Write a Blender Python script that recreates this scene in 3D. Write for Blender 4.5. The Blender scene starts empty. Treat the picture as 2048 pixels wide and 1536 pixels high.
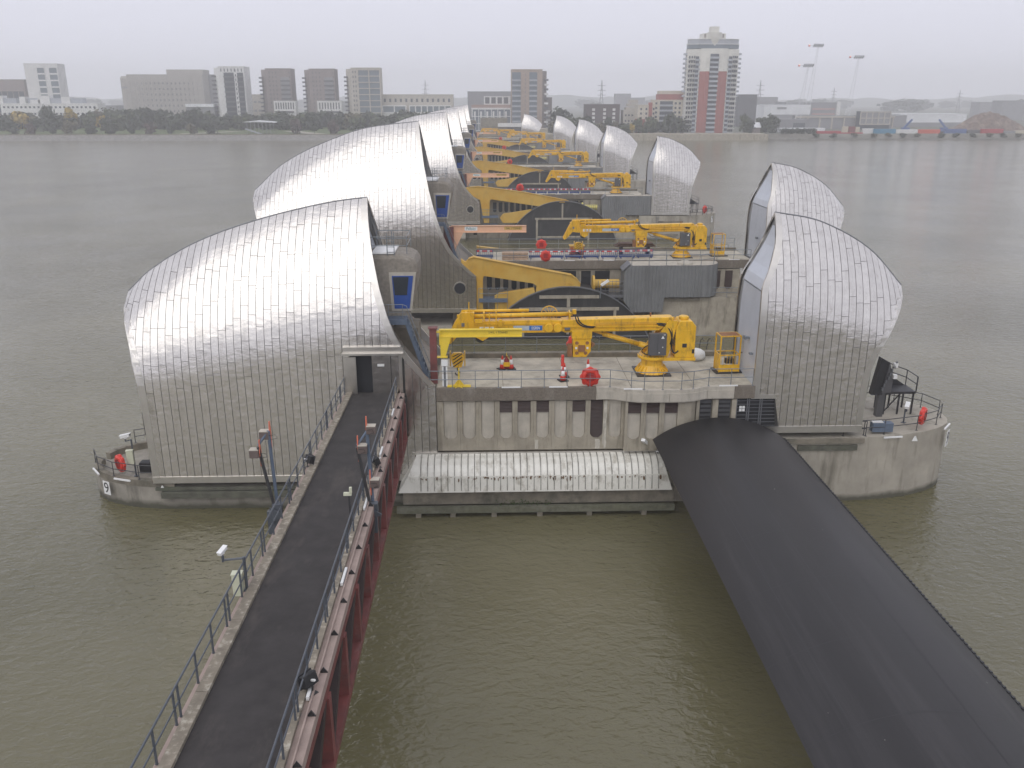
import bpy, bmesh, math, random
from mathutils import Vector, Matrix
random.seed(7)
R = math.radians
sc = bpy.context.scene
COL = sc.collection

# ------------------------------------------------------------------ camera
CAM_H = 26.0
FPX = 1716.0                       # focal length in pixels of the 2048 px wide photograph
PITCH = math.atan(570/FPX)
YAW = math.atan(54/1808)
cam_d = bpy.data.cameras.new('camera')
cam_d.sensor_width = 36.0
cam_d.lens = FPX/2048*36.0
cam_d.clip_start = 0.5
cam_d.clip_end = 9000
cam = bpy.data.objects.new('camera', cam_d)
COL.objects.link(cam)
cam.location = (0, 0, CAM_H)
cam.rotation_euler = (math.pi/2-PITCH, 0, -YAW)
sc.camera = cam

# ------------------------------------------------------------------ sky, sun, exposure
SUN_EL, SUN_AZ = R(48), R(205)     # azimuth clockwise from +Y: behind the camera, to the left
world = bpy.data.worlds.new('World')
sc.world = world
world.use_nodes = True
wn = world.node_tree.nodes; wl = world.node_tree.links
for n in list(wn): wn.remove(n)
w_out = wn.new('ShaderNodeOutputWorld')
w_bg = wn.new('ShaderNodeBackground')
w_sky = wn.new('ShaderNodeTexSky')
w_sky.sky_type = 'NISHITA'
w_sky.sun_disc = False
w_sky.sun_elevation = SUN_EL
w_sky.sun_rotation = SUN_AZ
w_sky.air_density = 1.0
w_sky.dust_density = 8.0
w_sky.ozone_density = 1.5
w_hsv = wn.new('ShaderNodeHueSaturation')
w_hsv.inputs['Saturation'].default_value = 0.15
w_mix = wn.new('ShaderNodeMix'); w_mix.data_type = 'RGBA'
w_mix.inputs['Factor'].default_value = 0.86          # closed cloud layer over the clear sky
w_mix.inputs['B'].default_value = (8.45, 8.55, 9.75, 1)
wl.new(w_sky.outputs['Color'], w_hsv.inputs['Color'])
wl.new(w_hsv.outputs['Color'], w_mix.inputs['A'])
wl.new(w_mix.outputs['Result'], w_bg.inputs['Color'])
w_bg.inputs['Strength'].default_value = 0.1
wl.new(w_bg.outputs['Background'], w_out.inputs['Surface'])

sun_d = bpy.data.lights.new('sun', 'SUN')
sun_d.energy = 0.85
sun_d.angle = R(70)
sun_d.color = (1.0, 0.97, 0.92)
sun = bpy.data.objects.new('sun', sun_d)
COL.objects.link(sun)
sun_dir = Vector((math.sin(SUN_AZ)*math.cos(SUN_EL), math.cos(SUN_AZ)*math.cos(SUN_EL), math.sin(SUN_EL)))
sun.rotation_euler = sun_dir.to_track_quat('Z', 'Y').to_euler()
sun.location = (0, -60, 120)
sc.view_settings.view_transform = 'Standard'
sc.view_settings.look = 'None'
sc.view_settings.exposure = 0.13
sc.view_settings.gamma = 1.0
sc.view_settings.use_curve_mapping = False
try:
    sc.cycles.volume_bounces = 4
    sc.cycles.max_bounces = 8
except Exception:
    pass

# ------------------------------------------------------------------ pixel of the photograph -> place
_f = Vector((math.sin(YAW)*math.cos(PITCH), math.cos(YAW)*math.cos(PITCH), -math.sin(PITCH)))
_r = Vector((math.cos(YAW), -math.sin(YAW), 0))
_u = _r.cross(_f)
def at(px, py, Y):
    d = _f+_r*((px-1024)/FPX)+_u*((768-py)/FPX)
    t = Y/d.y
    return Vector((d.x*t, Y, CAM_H+d.z*t))

# ------------------------------------------------------------------ materials
MATS = {}
def mat(name, col, rough=0.6, metal=0.0, var=0.15, scale=3.0, bump=0.0, bscale=None, col2=None, c2amt=0.5,
        spec=None, island=0.0, stretch=None, dirt=None, coat=0.0, emit=None, tide=None):
    if name in MATS: return MATS[name]
    m = bpy.data.materials.new(name); m.use_nodes = True
    nt = m.node_tree; N = nt.nodes; L = nt.links
    b = N['Principled BSDF']
    b.inputs['Roughness'].default_value = rough
    b.inputs['Metallic'].default_value = metal
    if spec is not None: b.inputs['Specular IOR Level'].default_value = spec
    if coat: b.inputs['Coat Weight'].default_value = coat; b.inputs['Coat Roughness'].default_value = 0.2
    tc = N.new('ShaderNodeTexCoord'); mp = N.new('ShaderNodeMapping')
    L.new(tc.outputs['Object'], mp.inputs['Vector'])
    if stretch: mp.inputs['Scale'].default_value = stretch
    ns = N.new('ShaderNodeTexNoise'); ns.inputs['Scale'].default_value = scale; ns.inputs['Detail'].default_value = 6
    ns.inputs['Roughness'].default_value = 0.62
    L.new(mp.outputs['Vector'], ns.inputs['Vector'])
    rp = N.new('ShaderNodeValToRGB')
    c = Vector(col[:3]); lo = c*(1-var); hi = c*(1+var*0.8)
    if col2: lo = Vector(col2[:3]); hi = c
    rp.color_ramp.elements[0].position = 0.5-c2amt*0.4 if not col2 else 0.30+0.25*(c2amt-0.5)
    rp.color_ramp.elements[1].position = 0.5+c2amt*0.4 if not col2 else 0.62+0.25*(c2amt-0.5)
    rp.color_ramp.elements[0].color = (*lo, 1); rp.color_ramp.elements[1].color = (*hi, 1)
    L.new(ns.outputs['Fac'], rp.inputs['Fac'])
    out = rp.outputs['Color']
    if dirt:                                    # streaks running down and blotches, a wear of the surface itself
        dcol, amt, dscale, dst = dirt
        m2 = N.new('ShaderNodeMapping'); m2.inputs['Scale'].default_value = dst
        L.new(tc.outputs['Object'], m2.inputs['Vector'])
        n2 = N.new('ShaderNodeTexNoise'); n2.inputs['Scale'].default_value = dscale; n2.inputs['Detail'].default_value = 8
        n2.inputs['Roughness'].default_value = 0.68
        L.new(m2.outputs['Vector'], n2.inputs['Vector'])
        r2 = N.new('ShaderNodeValToRGB')
        r2.color_ramp.elements[0].position = 0.52; r2.color_ramp.elements[1].position = 0.72
        r2.color_ramp.elements[0].color = (0, 0, 0, 1); r2.color_ramp.elements[1].color = (amt, amt, amt, 1)
        L.new(n2.outputs['Fac'], r2.inputs['Fac'])
        mx = N.new('ShaderNodeMix'); mx.data_type = 'RGBA'
        L.new(r2.outputs['Color'], mx.inputs['Factor']); L.new(out, mx.inputs['A'])
        mx.inputs['B'].default_value = (*dcol, 1)
        out = mx.outputs['Result']
    if tide is not None:                        # band of wet slime up to the tide mark
        sx = N.new('ShaderNodeSeparateXYZ'); L.new(tc.outputs['Object'], sx.inputs[0])
        m3 = N.new('ShaderNodeMath'); m3.operation = 'MULTIPLY_ADD'; L.new(ns.outputs['Fac'], m3.inputs[0])
        m3.inputs[1].default_value = -0.9; L.new(sx.outputs['Z'], m3.inputs[2])
        r3 = N.new('ShaderNodeMapRange'); r3.inputs['From Min'].default_value = tide-0.55; r3.inputs['From Max'].default_value = tide-0.2
        r3.inputs['To Min'].default_value = 0.85; r3.inputs['To Max'].default_value = 0.0
        L.new(m3.outputs[0], r3.inputs['Value'])
        mx3 = N.new('ShaderNodeMix'); mx3.data_type = 'RGBA'
        L.new(r3.outputs['Result'], mx3.inputs['Factor']); L.new(out, mx3.inputs['A']); mx3.inputs['B'].default_value = (0.045, 0.045, 0.026, 1)
        out = mx3.outputs['Result']
    if island:
        g = N.new('ShaderNodeNewGeometry'); oi = N.new('ShaderNodeObjectInfo')
        ad = N.new('ShaderNodeMath'); ad.operation = 'ADD'
        L.new(g.outputs['Random Per Island'], ad.inputs[0]); L.new(oi.outputs['Random'], ad.inputs[1])
        fr = N.new('ShaderNodeMath'); fr.operation = 'FRACT'; L.new(ad.outputs[0], fr.inputs[0])
        mr = N.new('ShaderNodeMapRange'); mr.inputs['To Min'].default_value = 1-island; mr.inputs['To Max'].default_value = 1+island
        L.new(fr.outputs[0], mr.inputs['Value'])
        vm = N.new('ShaderNodeVectorMath'); vm.operation = 'SCALE'
        L.new(out, vm.inputs[0]); L.new(mr.outputs['Result'], vm.inputs['Scale'])
        out = vm.outputs['Vector']
    L.new(out, b.inputs['Base Color'])
    if bump:
        nb = N.new('ShaderNodeTexNoise'); nb.inputs['Scale'].default_value = bscale or scale*4; nb.inputs['Detail'].default_value = 4
        L.new(mp.outputs['Vector'], nb.inputs['Vector'])
        bp = N.new('ShaderNodeBump'); bp.inputs['Strength'].default_value = 1.0; bp.inputs['Distance'].default_value = bump
        L.new(nb.outputs['Fac'], bp.inputs['Height']); L.new(bp.outputs['Normal'], b.inputs['Normal'])
    if emit:
        b.inputs['Emission Color'].default_value = (*emit[0], 1); b.inputs['Emission Strength'].default_value = emit[1]
    MATS[name] = m
    return m

STEEL = mat('stainless_panel', (0.69, 0.66, 0.62), 0.235, 1.0, 0.06, 1.3, 0.027, 1.4, island=0.055, stretch=(1.0, 1.0, 1.6),
            dirt=((0.46, 0.43, 0.385), 0.45, 0.9, (2.5, 2.5, 0.35)))
STEELB = mat('stainless_seam', (0.10, 0.10, 0.098), 0.45, 0.9, 0.15, 2.0)
STEELT = mat('stainless_trim', (0.62, 0.595, 0.55), 0.33, 1.0, 0.08, 1.5, 0.012, 2.0)
CONC = mat('concrete_pale', (0.335, 0.30, 0.235), 0.85, 0, 0.25, 0.8, 0.006, 9,
           dirt=((0.085, 0.075, 0.052), 0.8, 0.8, (1.8, 1.8, 0.33)))
CONCD = mat('concrete_weathered', (0.205, 0.182, 0.14), 0.85, 0, 0.3, 1.1, 0.008, 9,
            dirt=((0.06, 0.062, 0.045), 0.8, 0.6, (1.0, 1.0, 0.8)))
CONCB = mat('concrete_aggregate', (0.17, 0.145, 0.115), 0.9, 0, 0.35, 14, 0.012, 40,
            dirt=((0.30, 0.28, 0.24), 0.6, 0.8, (1.2, 1.2, 0.5)))
CONCL = mat('concrete_new', (0.44, 0.405, 0.34), 0.8, 0, 0.14, 1.4, 0.004, 9, dirt=((0.20, 0.19, 0.16), 0.5, 1.0, (2, 2, 0.3)))
CONCW = mat('concrete_hull', (0.36, 0.33, 0.272), 0.85, 0, 0.2, 0.5, 0.008, 7,
            dirt=((0.085, 0.075, 0.05), 0.8, 0.5, (1.5, 1.5, 0.22)), tide=0.30)
DECKC = mat('deck_concrete', (0.43, 0.395, 0.315), 0.8, 0, 0.3, 0.7, 0.004, 12, dirt=((0.13, 0.12, 0.10), 0.75, 0.55, (1, 1, 1)))
MOSS = mat('mossy_concrete', (0.105, 0.105, 0.08), 0.9, 0, 0.4, 1.6, 0.015, 9, dirt=((0.05, 0.065, 0.028), 0.7, 0.8, (1, 1, 1)))
ASPH = mat('asphalt', (0.041, 0.037, 0.0355), 0.8, 0, 0.25, 1.1, 0.004, 60, spec=0.3, dirt=((0.095, 0.082, 0.072), 0.65, 0.6, (1.3, 0.5, 1)))
YEL = mat('yellow_paint', (0.72, 0.41, 0.014), 0.40, 0, 0.14, 1.5, coat=0.1, dirt=((0.17, 0.095, 0.03), 0.75, 2.0, (1.6, 1.6, 0.5)))
YELB = mat('bright_yellow_paint', (0.76, 0.56, 0.05), 0.4, 0, 0.08, 2)
YELP = mat('faded_yellow_paint', (0.56, 0.365, 0.075), 0.55, 0, 0.1, 0.35, col2=(0.50, 0.27, 0.02), dirt=((0.22, 0.15, 0.05), 0.35, 0.9, (1.5, 1.5, 0.4)))
PEACH = mat('peach_primer', (0.74, 0.45, 0.29), 0.5, 0, 0.07, 2)
BLK = mat('black_gate_paint', (0.017, 0.0155, 0.016), 0.47, 0, 0.35, 0.30, 0.004, 3, spec=0.42, stretch=(1, 0.12, 1),
          dirt=((0.045, 0.042, 0.043), 0.8, 0.55, (1.0, 0.05, 1.0)))
BLKM = mat('black_steel', (0.022, 0.022, 0.024), 0.5, 0, 0.2, 3)
DARKD = mat('dark_gate_disc', (0.028, 0.0275, 0.028), 0.6, 0, 0.3, 0.8, dirt=((0.10, 0.095, 0.085), 0.5, 0.7, (1.4, 1.4, 0.5)))
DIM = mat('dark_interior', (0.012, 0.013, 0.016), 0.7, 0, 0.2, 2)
RAILB = mat('blue_grey_rail_paint', (0.075, 0.085, 0.10), 0.45, 0, 0.15, 6)
RAILG = mat('galvanised_rail', (0.19, 0.21, 0.225), 0.5, 0.3, 0.12, 6)
RAILD = mat('dark_rail', (0.05, 0.05, 0.052), 0.5, 0.2, 0.15, 6)
RUST = mat('red_oxide_paint', (0.20, 0.056, 0.050), 0.6, 0, 0.2, 1.2, col2=(0.11, 0.042, 0.038), dirt=((0.24, 0.19, 0.17), 0.45, 0.9, (1, 0.5, 1)))
RUSTF = mat('rusty_mesh', (0.24, 0.11, 0.045), 0.8, 0, 0.3, 5)
PINKG = mat('bridge_edge_beam', (0.33, 0.255, 0.22), 0.8, 0, 0.18, 1.4, dirt=((0.20, 0.17, 0.14), 0.5, 1.2, (1, 0.5, 1)))
KERB = mat('lichen_kerb', (0.225, 0.195, 0.15), 0.9, 0, 0.3, 1.8, 0.006, 14, dirt=((0.50, 0.47, 0.39), 0.9, 3.6, (1, 1, 1)))
WHITE = mat('white_paint', (0.74, 0.74, 0.72), 0.4, 0, 0.05, 3)
WHITEP = mat('white_end_panel', (0.52, 0.55, 0.60), 0.35, 0.15, 0.06, 1.4, dirt=((0.38, 0.40, 0.44), 0.4, 0.8, (1, 1, 0.5)))
GRPW = mat('white_cover_paint', (0.69, 0.675, 0.605), 0.32, 0, 0.08, 1.0, coat=0.2,
           dirt=((0.20, 0.165, 0.10), 0.75, 0.9, (1.7, 0.8, 1.1)))
CREAM = mat('pale_green_cabinet', (0.56, 0.57, 0.43), 0.45, 0, 0.06, 3)
BLUE = mat('blue_door_paint', (0.018, 0.065, 0.27), 0.4, 0, 0.1, 3)
BLUED = mat('dark_blue_plastic', (0.016, 0.045, 0.17), 0.4, 0, 0.2, 3)
BLUEG = mat('blue_grey_steel', (0.12, 0.155, 0.21), 0.45, 0.2, 0.15, 4)
RED = mat('red_plastic', (0.62, 0.045, 0.03), 0.38, 0, 0.1, 3)
ORANGE = mat('salmon_paint', (0.62, 0.16, 0.09), 0.5, 0, 0.1, 3)
GREYC = mat('grey_cabinet_paint', (0.085, 0.085, 0.088), 0.45, 0, 0.1, 3)
GREYM = mat('mid_grey_steel', (0.17, 0.175, 0.185), 0.45, 0.3, 0.15, 3)
CORR = mat('corrugated_cladding', (0.20, 0.205, 0.205), 0.5, 0.35, 0.12, 0.8, dirt=((0.12, 0.12, 0.115), 0.5, 0.6, (1, 1, 0.3)))
LOUV = mat('brown_louvre', (0.045, 0.026, 0.022), 0.5, 0, 0.2, 3)
GLASS = mat('dark_glass', (0.028, 0.035, 0.043), 0.12, 0, 0.2, 0.4, spec=0.6)
RUBB = mat('black_rubber', (0.016, 0.016, 0.017), 0.6, 0, 0.2, 5)
CABIN = mat('concrete_pod', (0.235, 0.21, 0.175), 0.85, 0, 0.25, 5, 0.006, 30, dirt=((0.34, 0.31, 0.27), 0.6, 0.9, (1.2, 1.2, 0.6)))
TIMB = mat('greenish_timber', (0.125, 0.125, 0.085), 0.9, 0, 0.3, 2.2, 0.02, 8, dirt=((0.26, 0.25, 0.21), 0.5, 1.0, (0.5, 1, 1)))
WEED = mat('green_weed', (0.055, 0.085, 0.025), 0.8, 0, 0.3, 5, island=0.35)
LETB = mat('black_lettering', (0.012, 0.012, 0.012), 0.6, 0, 0.05, 3)
LETT = mat('teal_lettering', (0.03, 0.22, 0.25), 0.6, 0, 0.05, 3)
LETW = mat('white_lettering', (0.75, 0.75, 0.75), 0.6, 0, 0.05, 3)
SIGNB = mat('pale_blue_plate', (0.22, 0.38, 0.56), 0.5, 0, 0.12, 3)
SIGNF = mat('faded_plate', (0.42, 0.47, 0.50), 0.5, 0, 0.12, 3)
PALEY = mat('pale_yellow_drum', (0.60, 0.52, 0.13), 0.5, 0, 0.12, 2)
BAGW = mat('white_bag', (0.66, 0.66, 0.64), 0.7, 0, 0.1, 3, 0.05, 4)

# ------------------------------------------------------------------ mesh building
class MB:
    def __init__(s): s.v = []; s.f = []
    def poly(s, pts):
        n = len(s.v); s.v += [tuple(p) for p in pts]; s.f.append(tuple(range(n, n+len(pts)))); return s
    def add(s, vs, fs):
        n = len(s.v); s.v += [tuple(p) for p in vs]; s.f += [tuple(i+n for i in f) for f in fs]; return s
    def box(s, x0, x1, y0, y1, z0, z1):
        s.add([(x0,y0,z0),(x1,y0,z0),(x1,y1,z0),(x0,y1,z0),(x0,y0,z1),(x1,y0,z1),(x1,y1,z1),(x0,y1,z1)],
              [(0,3,2,1),(4,5,6,7),(0,1,5,4),(1,2,6,5),(2,3,7,6),(3,0,4,7)]); return s
    def bar(s, p, q, w, h=None, up=(0,0,1)):
        p = Vector(p); q = Vector(q); h = h or w; d = (q-p).normalized(); u = Vector(up)
        if abs(d.dot(u)) > 0.98: u = Vector((1,0,0))
        a = d.cross(u).normalized()*(w/2); b = a.cross(d).normalized()*(h/2)
        s.add([p-a-b,p+a-b,p+a+b,p-a+b,q-a-b,q+a-b,q+a+b,q-a+b],
              [(0,1,2,3),(7,6,5,4),(0,4,5,1),(1,5,6,2),(2,6,7,3),(3,7,4,0)]); return s
    def tube(s, pts, r, n=6, r2=None, cap=True):
        pts = [Vector(p) for p in pts]; k = len(pts); rings = []
        for i, p in enumerate(pts):
            d = (pts[min(i+1,k-1)]-pts[max(i-1,0)]).normalized()
            u = Vector((0,0,1)) if abs(d.z) < 0.95 else Vector((1,0,0))
            a = d.cross(u).normalized(); b = a.cross(d).normalized()
            rr = r if r2 is None else r+(r2-r)*i/(k-1)
            rings.append([p+a*math.cos(2*math.pi*j/n)*rr+b*math.sin(2*math.pi*j/n)*rr for j in range(n)])
        base = len(s.v)
        for g in rings: s.v += [tuple(p) for p in g]
        for i in range(k-1):
            for j in range(n):
                s.f.append((base+i*n+j, base+i*n+(j+1)%n, base+(i+1)*n+(j+1)%n, base+(i+1)*n+j))
        if cap:
            s.f.append(tuple(base+j for j in range(n))[::-1]); s.f.append(tuple(base+(k-1)*n+j for j in range(n)))
        return s
    def lathe(s, prof, c=(0,0,0), n=16, axis='z', cap=True):
        base = len(s.v); c = Vector(c)
        for (r, h) in prof:
            for j in range(n):
                a = 2*math.pi*j/n; x, y = r*math.cos(a), r*math.sin(a)
                p = {'z': (x,y,h), 'y': (x,h,y), 'x': (h,x,y)}[axis]
                s.v.append(tuple(c+Vector(p)))
        k = len(prof)
        for i in range(k-1):
            for j in range(n):
                s.f.append((base+i*n+j, base+i*n+(j+1)%n, base+(i+1)*n+(j+1)%n, base+(i+1)*n+j))
        if cap: s.f.append(tuple(base+j for j in range(n))[::-1]); s.f.append(tuple(base+(k-1)*n+j for j in range(n)))
        return s
    def prism(s, pts, a, b, axis='y'):
        # pts: 2D outline; axis y -> (x,z) extruded from y=a to y=b; axis z -> (x,y); axis x -> (y,z)
        def P(p, t): return {'y': (p[0],t,p[1]), 'z': (p[0],p[1],t), 'x': (t,p[0],p[1])}[axis]
        n = len(pts); base = len(s.v)
        s.v += [P(p, a) for p in pts]+[P(p, b) for p in pts]
        s.f.append(tuple(range(base, base+n))); s.f.append(tuple(range(base+2*n-1, base+n-1, -1)))
        for i in range(n):
            j = (i+1) % n
            s.f.append((base+i, base+n+i, base+n+j, base+j))
        return s
    def grid(s, rows):
        base = len(s.v); m = len(rows[0])
        for r in rows: s.v += [tuple(p) for p in r]
        for i in range(len(rows)-1):
            for j in range(m-1):
                s.f.append((base+i*m+j, base+i*m+j+1, base+(i+1)*m+j+1, base+(i+1)*m+j))
        return s
    def mesh(s, name, material, smooth=False, fix=True):
        me = bpy.data.meshes.new(name)
        me.from_pydata([tuple(v) for v in s.v], [], s.f)
        if fix:
            bm = bmesh.new(); bm.from_mesh(me)
            bmesh.ops.recalc_face_normals(bm, faces=bm.faces)
            bm.to_mesh(me); bm.free()
        if smooth:
            for p in me.polygons: p.use_smooth = True
        me.materials.append(material)
        return me
    def build(s, name, material, parent=None, smooth=False, kind=None, label=None, bevel=0, fix=True):
        o = bpy.data.objects.new(name, s.mesh(name, material, smooth, fix))
        COL.objects.link(o)
        if parent is not None: o.parent = parent
        if kind: o['kind'] = kind
        if label: o['label'] = label
        if bevel:
            md = o.modifiers.new('bevel', 'BEVEL'); md.width = bevel; md.segments = 2; md.limit_method = 'ANGLE'; md.angle_limit = R(40)
        return o

def box(name, m, parent, x0, x1, y0, y1, z0, z1, **k): return MB().box(x0,x1,y0,y1,z0,z1).build(name, m, parent, **k)
def tag(o, label, cat, group=None):
    o['label'] = label; o['category'] = cat
    if group: o['group'] = group
    return o
def thing(name, label, cat, loc=(0,0,0), rz=0, group=None):
    o = bpy.data.objects.new(name, None); COL.objects.link(o)
    o.location = loc; o.rotation_euler = (0,0,rz); o.empty_display_size = 0.5
    return tag(o, label, cat, group)
KIDS = {}
def kids_of(o): return [c for c in bpy.data.objects if c.parent is o]
def copy_tree(o, loc=None, label=None, rz=None, skip=()):
    kids = {}
    for c in bpy.data.objects:
        if c.parent: kids.setdefault(c.parent.name, []).append(c)
    def cp(x, par):
        c = x.copy(); COL.objects.link(c)
        if par is not None: c.parent = par
        for k in kids.get(x.name, []):
            if k.name.split('.')[0] not in skip: cp(k, c)
        return c
    r = cp(o, None)
    if loc is not None: r.location = loc
    if rz is not None: r.rotation_euler = (0,0,rz)
    if label: r['label'] = label
    return r
def text(name, s, m, parent, loc, size, rot=(math.pi/2,0,0), label=None, sx=1.0, depth=0.004):
    cu = bpy.data.curves.new(name, 'FONT'); cu.body = s; cu.size = size; cu.align_x = 'CENTER'; cu.align_y = 'CENTER'; cu.extrude = depth
    t = bpy.data.objects.new(name+'_curve', cu); COL.objects.link(t)
    bpy.context.view_layer.update()
    me = bpy.data.meshes.new_from_object(t.evaluated_get(bpy.context.evaluated_depsgraph_get()))
    bpy.data.objects.remove(t); bpy.data.curves.remove(cu)
    me.name = name; me.materials.clear(); me.materials.append(m)
    o = bpy.data.objects.new(name, me); COL.objects.link(o); o.parent = parent
    o.location = loc; o.rotation_euler = rot; o.scale = (sx,1,1)
    return o
def ip(tab, x):
    # smooth curve through (x, y) points
    if x <= tab[0][0]: return tab[0][1]
    if x >= tab[-1][0]: return tab[-1][1]
    for i in range(len(tab)-1):
        x0, y0 = tab[i]; x1, y1 = tab[i+1]
        if x <= x1:
            def sl(k):
                if k <= 0: return (tab[1][1]-tab[0][1])/(tab[1][0]-tab[0][0])
                if k >= len(tab)-1: return (tab[-1][1]-tab[-2][1])/(tab[-1][0]-tab[-2][0])
                a = (tab[k][1]-tab[k-1][1])/(tab[k][0]-tab[k-1][0]); b = (tab[k+1][1]-tab[k][1])/(tab[k+1][0]-tab[k][0])
                return 0 if a*b <= 0 else 2*a*b/(a+b)
            h = x1-x0; t = (x-x0)/h
            return (y0*(1+2*t)*(1-t)**2+h*sl(i)*t*(1-t)**2+y1*t*t*(3-2*t)+h*sl(i+1)*t*t*(t-1))
    return tab[-1][1]
def railing(name, label, pts, m, h=1.05, gap=1.6, r=0.025, group=None, rails=(1.0, 0.5), ends=True, cat='railing'):
    # pts: floor points of the line; one part per post, one part per rail
    t = thing(name, label, cat, pts[0], 0, group)
    o = Vector(pts[0]); P = [Vector(p)-o for p in pts]
    for k in rails:
        MB().tube([p+Vector((0,0,h*k)) for p in P], r, 6).build('rail', m, t)
    post = None
    for a, b in zip(P[:-1], P[1:]):
        n = max(1, round((b-a).length/gap))
        for i in range(n+1 if b is P[-1] else n):
            p = a+(b-a)*i/n
            if post is None:
                mb = MB().tube([(0,0,0),(0,0,h)], r*0.9, 6).box(-r*2.4, r*2.4, -r*2.4, r*2.4, 0.0, 0.015)
                post = mb.build('post', m, t); q = post
            else:
                q = post.copy(); COL.objects.link(q); q.parent = t
            q.location = p
    return t
# ------------------------------------------------------------------ the setting
def water_material():
    m = bpy.data.materials.new('river_water'); m.use_nodes = True
    N = m.node_tree.nodes; L = m.node_tree.links; b = N['Principled BSDF']
    b.inputs['Roughness'].default_value = 0.06; b.inputs['IOR'].default_value = 1.5
    tc = N.new('ShaderNodeTexCoord')
    n0 = N.new('ShaderNodeTexNoise'); n0.inputs['Scale'].default_value = 0.035; n0.inputs['Detail'].default_value = 5
    L.new(tc.outputs['Object'], n0.inputs['Vector'])
    r0 = N.new('ShaderNodeValToRGB')
    r0.color_ramp.elements[0].position = 0.35; r0.color_ramp.elements[1].position = 0.68
    r0.color_ramp.elements[0].color = (0.094, 0.085, 0.040, 1); r0.color_ramp.elements[1].color = (0.160, 0.145, 0.084, 1)
    L.new(n0.outputs['Fac'], r0.inputs['Fac']); L.new(r0.outputs['Color'], b.inputs['Base Color'])
    prev = None
    gust = N.new('ShaderNodeTexNoise'); gust.inputs['Scale'].default_value = 0.045; gust.inputs['Detail'].default_value = 4
    L.new(tc.outputs['Object'], gust.inputs['Vector'])
    gm = N.new('ShaderNodeMapRange'); gm.inputs['From Min'].default_value = 0.35; gm.inputs['From Max'].default_value = 0.65
    gm.inputs['To Min'].default_value = 0.75; gm.inputs['To Max'].default_value = 1.15; L.new(gust.outputs['Fac'], gm.inputs['Value'])
    for sc_, dist, st, rot in ((0.75, 0.10, (1.0, 1.7, 1), 0.5), (1.9, 0.08, (1.0, 1.5, 1), -0.35), (0.16, 0.06, (1, 1.4, 1), 0.2), (5.0, 0.02, (1, 1.3, 1), 0.1)):
        mp = N.new('ShaderNodeMapping'); mp.inputs['Scale'].default_value = st; mp.inputs['Rotation'].default_value = (0, 0, rot)
        L.new(tc.outputs['Object'], mp.inputs['Vector'])
        nz = N.new('ShaderNodeTexNoise'); nz.inputs['Scale'].default_value = sc_; nz.inputs['Detail'].default_value = 3
        nz.inputs['Distortion'].default_value = 0.6
        L.new(mp.outputs['Vector'], nz.inputs['Vector'])
        bp = N.new('ShaderNodeBump'); bp.inputs['Distance'].default_value = dist; bp.inputs['Strength'].default_value = 1.0
        L.new(gm.outputs['Result'], bp.inputs['Strength'])
        L.new(nz.outputs['Fac'], bp.inputs['Height'])
        if prev: L.new(prev.outputs['Normal'], bp.inputs['Normal'])
        prev = bp
    L.new(prev.outputs['Normal'], b.inputs['Normal'])
    return m
WATER = water_material()
MB().poly([(-2200,-160,0),(2200,-160,0),(2200,600,0),(-2200,600,0)]).build('water', WATER, kind='structure')

MUD = mat('bank_ground', (0.10, 0.105, 0.075), 0.95, 0, 0.35, 0.05, dirt=((0.16, 0.15, 0.13), 0.6, 0.02, (1, 1, 1)))
LAWN = mat('lawn_grass', (0.105, 0.135, 0.055), 0.95, 0, 0.3, 0.12, 0.05, 2)
STONE = mat('river_wall_stone', (0.20, 0.19, 0.175), 0.9, 0, 0.35, 0.5, 0.03, 1.5, dirt=((0.10, 0.095, 0.085), 0.7, 0.3, (1, 1, 0.6)))
PATHM = mat('pale_path', (0.42, 0.40, 0.33), 0.9, 0, 0.15, 0.5)
# land behind the far bank: one sheet running to the horizon, and low wooded hills
MB().grid([[(-3000,603,3.2),(3000,603,3.2)],[(-3000,3300,5),(3000,3300,5)]]).build('ground', MUD, kind='structure')
MB().grid([[(-420,602,3.25),(-22,602,3.25)],[(-420,664,7.6),(-22,664,7.6)],[(-420,720,3.0),(-22,720,3.0)]]).build('lawn', LAWN, kind='structure')
MB().grid([[(-214+1.6*i*4,603+i*3.0,3.5+i*0.22) for i in range(7)],[(-205+1.6*i*4,603+i*3.0,3.5+i*0.22) for i in range(7)]]).build('path', PATHM, kind='structure')
MB().grid([[(-140+0.6*i*6,622-i*3.0,4.95-i*0.21) for i in range(7)],[(-128+0.6*i*6,622-i*3.0,4.95-i*0.21) for i in range(7)]]).build('path', PATHM, kind='structure')
HILLM = mat('distant_woodland', (0.06, 0.075, 0.05), 0.95, 0, 0.4, 0.02)
hm = MB(); rows = []
for j in range(6):
    rows.append([(x, 2900+j*60, 2+(26+7*math.sin(x*0.0031+1)+4*math.sin(x*0.011)+3*math.sin(x*0.041+2)+4*random.random())*math.sin(min(1, j/3)*math.pi/2)) for x in range(-3000, 3001, 40)])
hm.grid(rows).build('hills', HILLM, kind='structure', smooth=True)

# thin drizzle haze, one closed box round everything
hz = bpy.data.materials.new('haze_air'); hz.use_nodes = True
hn = hz.node_tree.nodes; hl = hz.node_tree.links
for n in list(hn): hn.remove(n)
ho = hn.new('ShaderNodeOutputMaterial'); hv = hn.new('ShaderNodeVolumePrincipled')
hv.inputs['Color'].default_value = (0.99, 0.99, 1.0, 1); hv.inputs['Density'].default_value = 0.00052; hv.inputs['Anisotropy'].default_value = 0.1
hl.new(hv.outputs['Volume'], ho.inputs['Volume'])
MB().box(-3100, 3100, -200, 3400, -6, 112).build('haze', hz, kind='stuff')

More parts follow.
